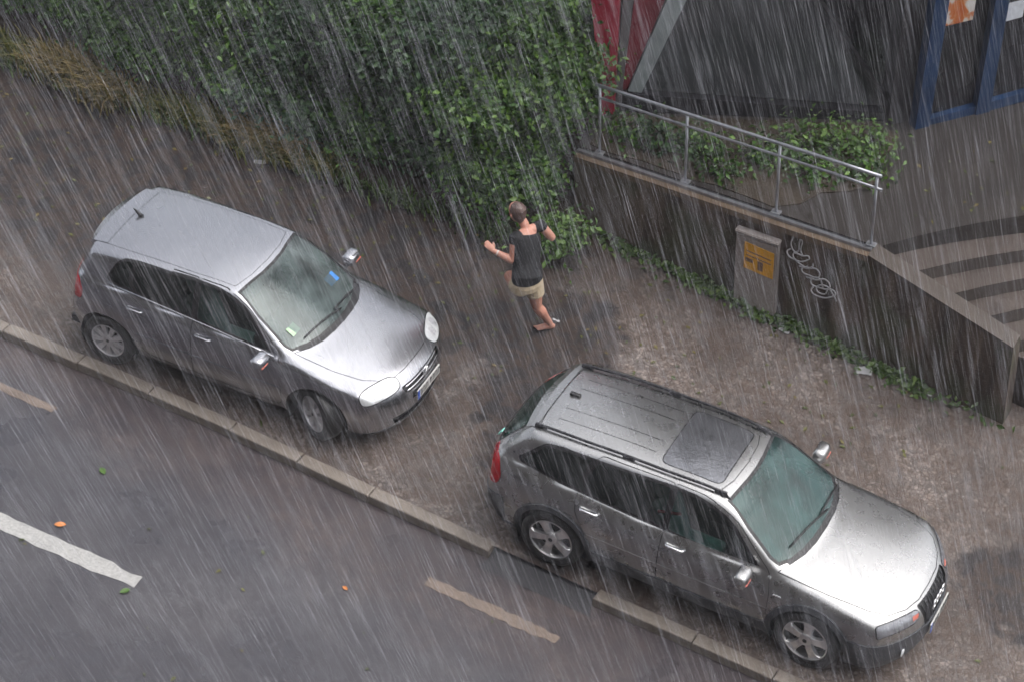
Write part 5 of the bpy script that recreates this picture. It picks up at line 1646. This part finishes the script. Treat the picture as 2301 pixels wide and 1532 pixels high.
def build_person():
    O = Vector((-4.47, 2.42, 0.006))
    pr_ = tag(empty("person", O), "barefoot person in black top and beige shorts running away through the rain", "person")
    hd = Vector((-.90, .43, 0)).normalized(); rt = Vector((hd.y, -hd.x, 0))
    L = lambda p: Vector(p) - O
    hipR, hipL = L((-4.575, 2.255, .755)), L((-4.655, 2.095, .76))
    knR, anR = L((-4.525, 2.285, .415)), L((-4.425, 2.465, .085))
    knL, anL = L((-4.895, 2.275, .715)), L((-4.70, 2.42, .54))
    pel = (hipR + hipL) / 2 + Vector((0, 0, .06))
    chest = L((-4.735, 2.345, 1.16)); waist = pel.lerp(chest, .48)
    shR, shL = L((-4.685, 2.565, 1.305)), L((-4.835, 2.245, 1.275))
    nk0 = (shR + shL) / 2 + Vector((-.01, .005, .035)); nk1 = L((-4.845, 2.425, 1.40)); hc = L((-4.905, 2.415, 1.495))
    elR, wrR, haR = L((-4.565, 2.655, 1.12)), L((-4.72, 2.77, 1.06)), L((-4.79, 2.79, 1.09))
    elL, wrL, haL = L((-4.79, 2.165, 1.025)), L((-5.015, 2.125, 1.095)), L((-5.095, 2.13, 1.145))
    geos = []
    up = tuple((hd * -1))
    def limb(pts, rad, n=12, up=None): geos.append(tube_geo([tuple(p) for p in pts], rad, n, up=up))
    # trunk: wide across, shallow front to back
    tr = [pel + Vector((0, 0, -.10)), pel, pel.lerp(waist, .6), waist, waist.lerp(chest, .55), chest, chest.lerp(nk0, .55), nk0]
    limb(tr, [(.155, .11), (.180, .125), (.160, .11), (.145, .10), (.155, .108), (.170, .11), (.160, .09), (.065, .06)], 18, up)
    limb([shL.lerp(shR, -.02), shL.lerp(shR, .25), shL.lerp(shR, .75), shL.lerp(shR, 1.02)], [.048, .058, .058, .048])
    limb([nk0 - Vector((0, 0, .05)), nk0.lerp(nk1, .5), nk1], [.060, .052, .054])
    # head: skull, jaw, nose, ears
    f = (hd + Vector((0, 0, -.12))).normalized(); upv = Vector((-.08, .0, 1)).normalized()
    hb = [hc - f * .0 + upv * -.11 + f * .035, hc + upv * -.075 + f * .02, hc + upv * -.03 + f * .005, hc + upv * .02, hc + upv * .065 - f * .005, hc + upv * .098 - f * .008, hc + upv * .112 - f * .008]
    limb(hb, [(.034, .040), (.062, .075), (.079, .098), (.086, .108), (.080, .100), (.054, .07), (.014, .018)], 16, tuple(-f))
    limb([hc + f * .097 + upv * .01, hc + f * .120 - upv * .028, hc + f * .104 - upv * .040], [.010, .015, .010], 8)
    for sg in (1, -1):
        e = hc + rt * sg * .084 - f * .012 - upv * .012
        limb([e - upv * .028, e + rt * sg * .010, e + upv * .028], [.010, .016, .010], 8)
    # arms
    for sh, el, wr in ((shR, elR, wrR), (shL, elL, wrL)):
        limb([sh, sh.lerp(el, .35), el.lerp(sh, .15), el], [.056, .055, .048, .044])
        limb([el, el.lerp(wr, .3), el.lerp(wr, .75), wr], [.045, .047, .036, .029])
    def hand(wr, ha, palm_up, thumb_side, curl):
        d = (ha - wr).normalized(); sd = d.cross(palm_up).normalized(); nrm = sd.cross(d).normalized()
        pc = wr + d * .085
        limb([wr, wr + d * .03, pc - d * .01, pc], [(.026, .018), (.033, .016), (.040, .015), (.038, .012)], 12, tuple(nrm))
        for k, ln in enumerate((.066, .074, .070, .056)):
            b = pc + sd * (.030 - .020 * k) * thumb_side - d * .012
            p1 = b + d * ln * .5 - nrm * curl * .010; p2 = p1 + d * ln * .34 - nrm * curl * .022; p3 = p2 + d * ln * .22 - nrm * curl * .026
            limb([b, p1, p2, p3], [.0095, .009, .0085, .006], 8)
        b = wr + d * .028 + sd * .026 * thumb_side
        p1 = b + d * .028 + sd * .026 * thumb_side; p2 = p1 + d * .030 + sd * .008 * thumb_side - nrm * .008
        limb([b, p1, p2], [.013, .011, .008], 8)
    hand(wrL, haL, Vector((.3, -.6, .6)), 1, .5); hand(wrR, haR, Vector((.2, .5, .6)), -1, 1.0)
    # legs
    for hip, kn, an in ((hipR, knR, anR), (hipL, knL, anL)):
        limb([hip + Vector((0, 0, .04)), hip.lerp(kn, .25), hip.lerp(kn, .7), kn], [.098, .096, .074, .058])
        ax = (an - kn).normalized(); back = (rt.cross(ax)).normalized()
        if back.dot(hd) > 0: back = -back
        limb([kn, kn.lerp(an, .28) + back * .012, kn.lerp(an, .6) + back * .004, an], [.058, .064, .047, .036])
    # standing foot: toes towards the road's uphill side
    fd = Vector((-.80, -.55, 0)).normalized(); fs = Vector((fd.y, -fd.x, 0))
    g0 = Vector((anR.x, anR.y, 0))
    limb([g0 - fd * .055 + Vector((0, 0, .035)), g0 - fd * .02 + Vector((0, 0, .045)), g0 + fd * .05 + Vector((0, 0, .040)), g0 + fd * .11 + Vector((0, 0, .026)), g0 + fd * .150 + Vector((0, 0, .018))], [(.026, .026), (.032, .040), (.037, .036), (.044, .022), (.042, .014)], 12, (0, 0, 1))
    limb([anR, g0 + Vector((0, 0, .05))], [.035, .036], 10)
    for k in range(5):
        b = g0 + fd * (.145 - .008 * k) + fs * (.032 - .017 * k) + Vector((0, 0, .016)); ln = (.040, .034, .030, .027, .022)[k]
        limb([b, b + fd * ln * .6 + Vector((0, 0, .003)), b + fd * ln - Vector((0, 0, .003))], [.0125 if k == 0 else .0092, .011 if k == 0 else .0085, .008 if k == 0 else .006], 8)
    # lifted foot, toes pointing down and back
    f2 = (Vector((.2, .9, -.35))).normalized(); u2 = hd
    limb([anL - f2 * .03 - hd * .03, anL + f2 * .03, anL + f2 * .10 + hd * .02, anL + f2 * .17 + hd * .03, anL + f2 * .21 + hd * .03], [(.028, .028), (.032, .036), (.038, .028), (.042, .018), (.036, .010)], 12, tuple(u2))
    V, F = merge_geo(geos)
    ob = from_py("body", V, F, M['skin'], pr_, True)
    md = ob.modifiers.new("join", 'REMESH'); md.mode = 'VOXEL'; md.voxel_size = .0065; md.use_smooth_shade = True
    sm = ob.modifiers.new("soften", 'SMOOTH'); sm.factor = .5; sm.iterations = 3
    # top
    def cloth(name, geos, m, vox=.008, it=6):
        V, F = merge_geo(geos); o = from_py(name, V, F, m, pr_, True)
        a = o.modifiers.new("join", 'REMESH'); a.mode = 'VOXEL'; a.voxel_size = vox; a.use_smooth_shade = True
        b = o.modifiers.new("soften", 'SMOOTH'); b.factor = .5; b.iterations = it
        return o
    T = lambda pts, rad, n=18, u=None: tube_geo([tuple(p) for p in pts], rad, n, up=u)
    hem = pel + Vector((0, 0, .035))
    tp = [hem - Vector((0, 0, .015)), hem, pel.lerp(waist, .6), waist, waist.lerp(chest, .55), chest, chest.lerp(nk0, .45), chest.lerp(nk0, .70)]
    g = [T(tp, [(.192, .140), (.202, .148), (.188, .138), (.172, .128), (.178, .128), (.192, .130), (.185, .112), (.150, .088)], 20, up)]
    for sh, el in ((shR, elR), (shL, elL)):
        inn = sh.lerp((shR + shL) / 2, .50) - Vector((0, 0, .012))
        g.append(T([inn, sh.lerp(inn, .3) + Vector((0, 0, .002)), sh + Vector((0, 0, .004)), sh.lerp(el, .24)], [.066, .068, .068, .066], 12))
    cloth("top", g, M['blackcloth'])
    g = [T([pel + Vector((0, 0, .07)), pel - Vector((0, 0, .03)), pel - Vector((0, 0, .10))], [(.176, .130), (.186, .140), (.172, .128)], 20, up)]
    for hip, kn, q in ((hipR, knR, 1.0), (hipL, knL, .62)):
        g.append(T([hip + Vector((0, 0, .06)), hip, hip.lerp(kn, .28 * q), hip.lerp(kn, .48 * q)], [.104, .112, .112, .110], 14))
    cloth("shorts", g, M['beige'])
    # hair: wet cap down to the nape
    g = [T([hc - f * .030 - upv * .085, hc - f * .030 - upv * .045, hc - f * .022 + upv * .0, hc - f * .014 + upv * .05, hc - f * .012 + upv * .095, hc - f * .012 + upv * .126], [(.050, .066), (.076, .083), (.091, .097), (.091, .104), (.068, .082), (.016, .022)], 16, tuple(-f)),
         T([hc - f * .065 - upv * .04, hc - f * .070 - upv * .09, hc - f * .055 - upv * .125], [(.045, .022), (.038, .020), (.020, .012)], 10, tuple(-f))]
    cloth("hair", g, M['hair'], .0065, 3)
    V, F = T([wrL.lerp(elL, .12), wrL.lerp(elL, .19)], [.034, .035], 14)
    from_py("bracelet", V, F, M['bracelet'], pr_, True)
    return pr_
build_person()

# ------------------------------------------------------------------ rain
def mat_rain():
    m, nt, out = newmat("falling_rain")
    df = nt.nodes.new("ShaderNodeBsdfDiffuse"); df.inputs[0].default_value = (0.86, 0.87, 0.93, 1)
    tl = nt.nodes.new("ShaderNodeBsdfTranslucent"); tl.inputs[0].default_value = (0.86, 0.87, 0.93, 1)
    mx = nt.nodes.new("ShaderNodeMixShader"); mx.inputs[0].default_value = 0.45
    nt.links.new(df.outputs[0], mx.inputs[1]); nt.links.new(tl.outputs[0], mx.inputs[2])
    nt.links.new(mx.outputs[0], out.inputs["Surface"])
    return m
def build_rain():
    r = np.random.default_rng(77)
    boxes = [((-14, 6), (-9, 12), (0.0, 9.0), RAIN_N), ((-6, 8), (-15.5, -3), (9.0, 15.5), int(RAIN_N * .12))]
    P = np.concatenate([np.stack([r.uniform(*a, n), r.uniform(*b, n), r.uniform(*c, n)], 1) for a, b, c, n in boxes])
    n = len(P)
    d = np.array([0.228, 0.251, -1.0]) + r.normal(size=(n, 3)) * np.array([.02, .02, 0]); d /= np.linalg.norm(d, axis=1)[:, None]
    # keep the air under cars, behind walls and inside the building dry
    L = r.uniform(.35, 1.0, n); w = r.gamma(1.3, RAIN_W / 1.3, n)
    e = P + d * L[:, None]
    ok = (e[:, 2] > 0.0)
    for cx, cy, l, ww in cars_: ok &= ~((np.abs(e[:, 0] - cx) < l / 2) & (np.abs(e[:, 1] - cy) < ww / 2) & (e[:, 2] < 1.5))
    ok &= ~((e[:, 1] > wy(e[:, 0])) & (e[:, 0] > -5.1) & (e[:, 2] < 1.5))
    ok &= ~((e[:, 1] > 5.5 + .34 * (e[:, 0] + 5.1)) & (e[:, 0] > -5.3))
    ok &= ~((e[:, 1] > 4.0) & (e[:, 0] < -5.1) & (e[:, 2] < 2.3))     # caught by the hedge
    P, d, L, w, e = P[ok], d[ok], L[ok], w[ok], e[ok]; n = len(P)
    a = np.cross(d, np.array([0.3, -0.8, 0.2])); a /= np.linalg.norm(a, axis=1)[:, None]; b = np.cross(d, a)
    mid = P + d * (L * .5)[:, None]
    V = []
    for k in range(3):
        t = 2 * math.pi * k / 3 + .5
        V.append(mid + (a * math.cos(t) + b * math.sin(t)) * w[:, None] * .58)
    V = np.stack([P, *V, e], 1).reshape(-1, 3)
    i = np.arange(n)[:, None] * 5
    F = np.concatenate([i + np.array([[0, 1, 2]]), i + np.array([[0, 2, 3]]), i + np.array([[0, 3, 1]]), i + np.array([[4, 2, 1]]), i + np.array([[4, 3, 2]]), i + np.array([[4, 1, 3]])])
    # splashes thrown up where the drops land
    m_ = 16000
    S = np.stack([r.uniform(-13, 3, m_), r.uniform(-6, 4.2, m_), np.abs(r.normal(0, .028, m_)) + .004], 1)
    S[:, 2] -= np.where(S[:, 1] < -1.0, .1, 0)
    top = r.random(m_) < .16
    S[top, 0] = np.where(r.random(top.sum()) < .5, r.uniform(-8.6, -6.9, top.sum()), r.uniform(-3.1, -1.2, top.sum()))
    S[top, 1] = np.where(S[top, 0] < -5, .30, 0) + r.uniform(-.5, .5, top.sum()); S[top, 2] += 1.45
    hid = np.zeros(m_, bool)
    for cx, cy, l, ww in cars_: hid |= (np.abs(S[:, 0] - cx) < l / 2) & (np.abs(S[:, 1] - cy) < ww / 2) & (S[:, 2] < 1.3)
    S = S[~hid & (S[:, 1] < wy(S[:, 0]) - .05)]; q = r.uniform(.0008, .0018, len(S))[:, None]
    T = np.stack([S + q * np.array(t_) for t_ in ((1, 0, -.6), (-.5, .87, -.6), (-.5, -.87, -.6), (0, 0, 1.6))], 1).reshape(-1, 3)
    j = len(V) + np.arange(len(S))[:, None] * 4
    F = np.concatenate([F] + [j + np.array([t_]) for t_ in ((0, 1, 3), (1, 2, 3), (2, 0, 3), (0, 2, 1))]); V = np.concatenate([V, T])
    o = from_np("rain", V, F, mat_rain())
    tag(o, "heavy slanting rain falling over the whole street", "rain", kind='stuff')
RAIN_N, RAIN_W = 95000, 0.00050
build_rain()

# ------------------------------------------------------------------ misty air of the downpour
def build_haze():
    m, nt, out = newmat("rain_mist")
    pv = nt.nodes.new("ShaderNodeVolumePrincipled")
    pv.inputs["Color"].default_value = (0.90, 0.88, 0.95, 1)
    pv.inputs["Density"].default_value = 0.0008
    nt.links.new(pv.outputs[0], out.inputs["Volume"])
    o = box("haze", (0, 0, 12.7), (190, 190, 28.6), m)
    tag(o, "pale mist of fine rain hanging in the street", "haze", kind='stuff')
build_haze()
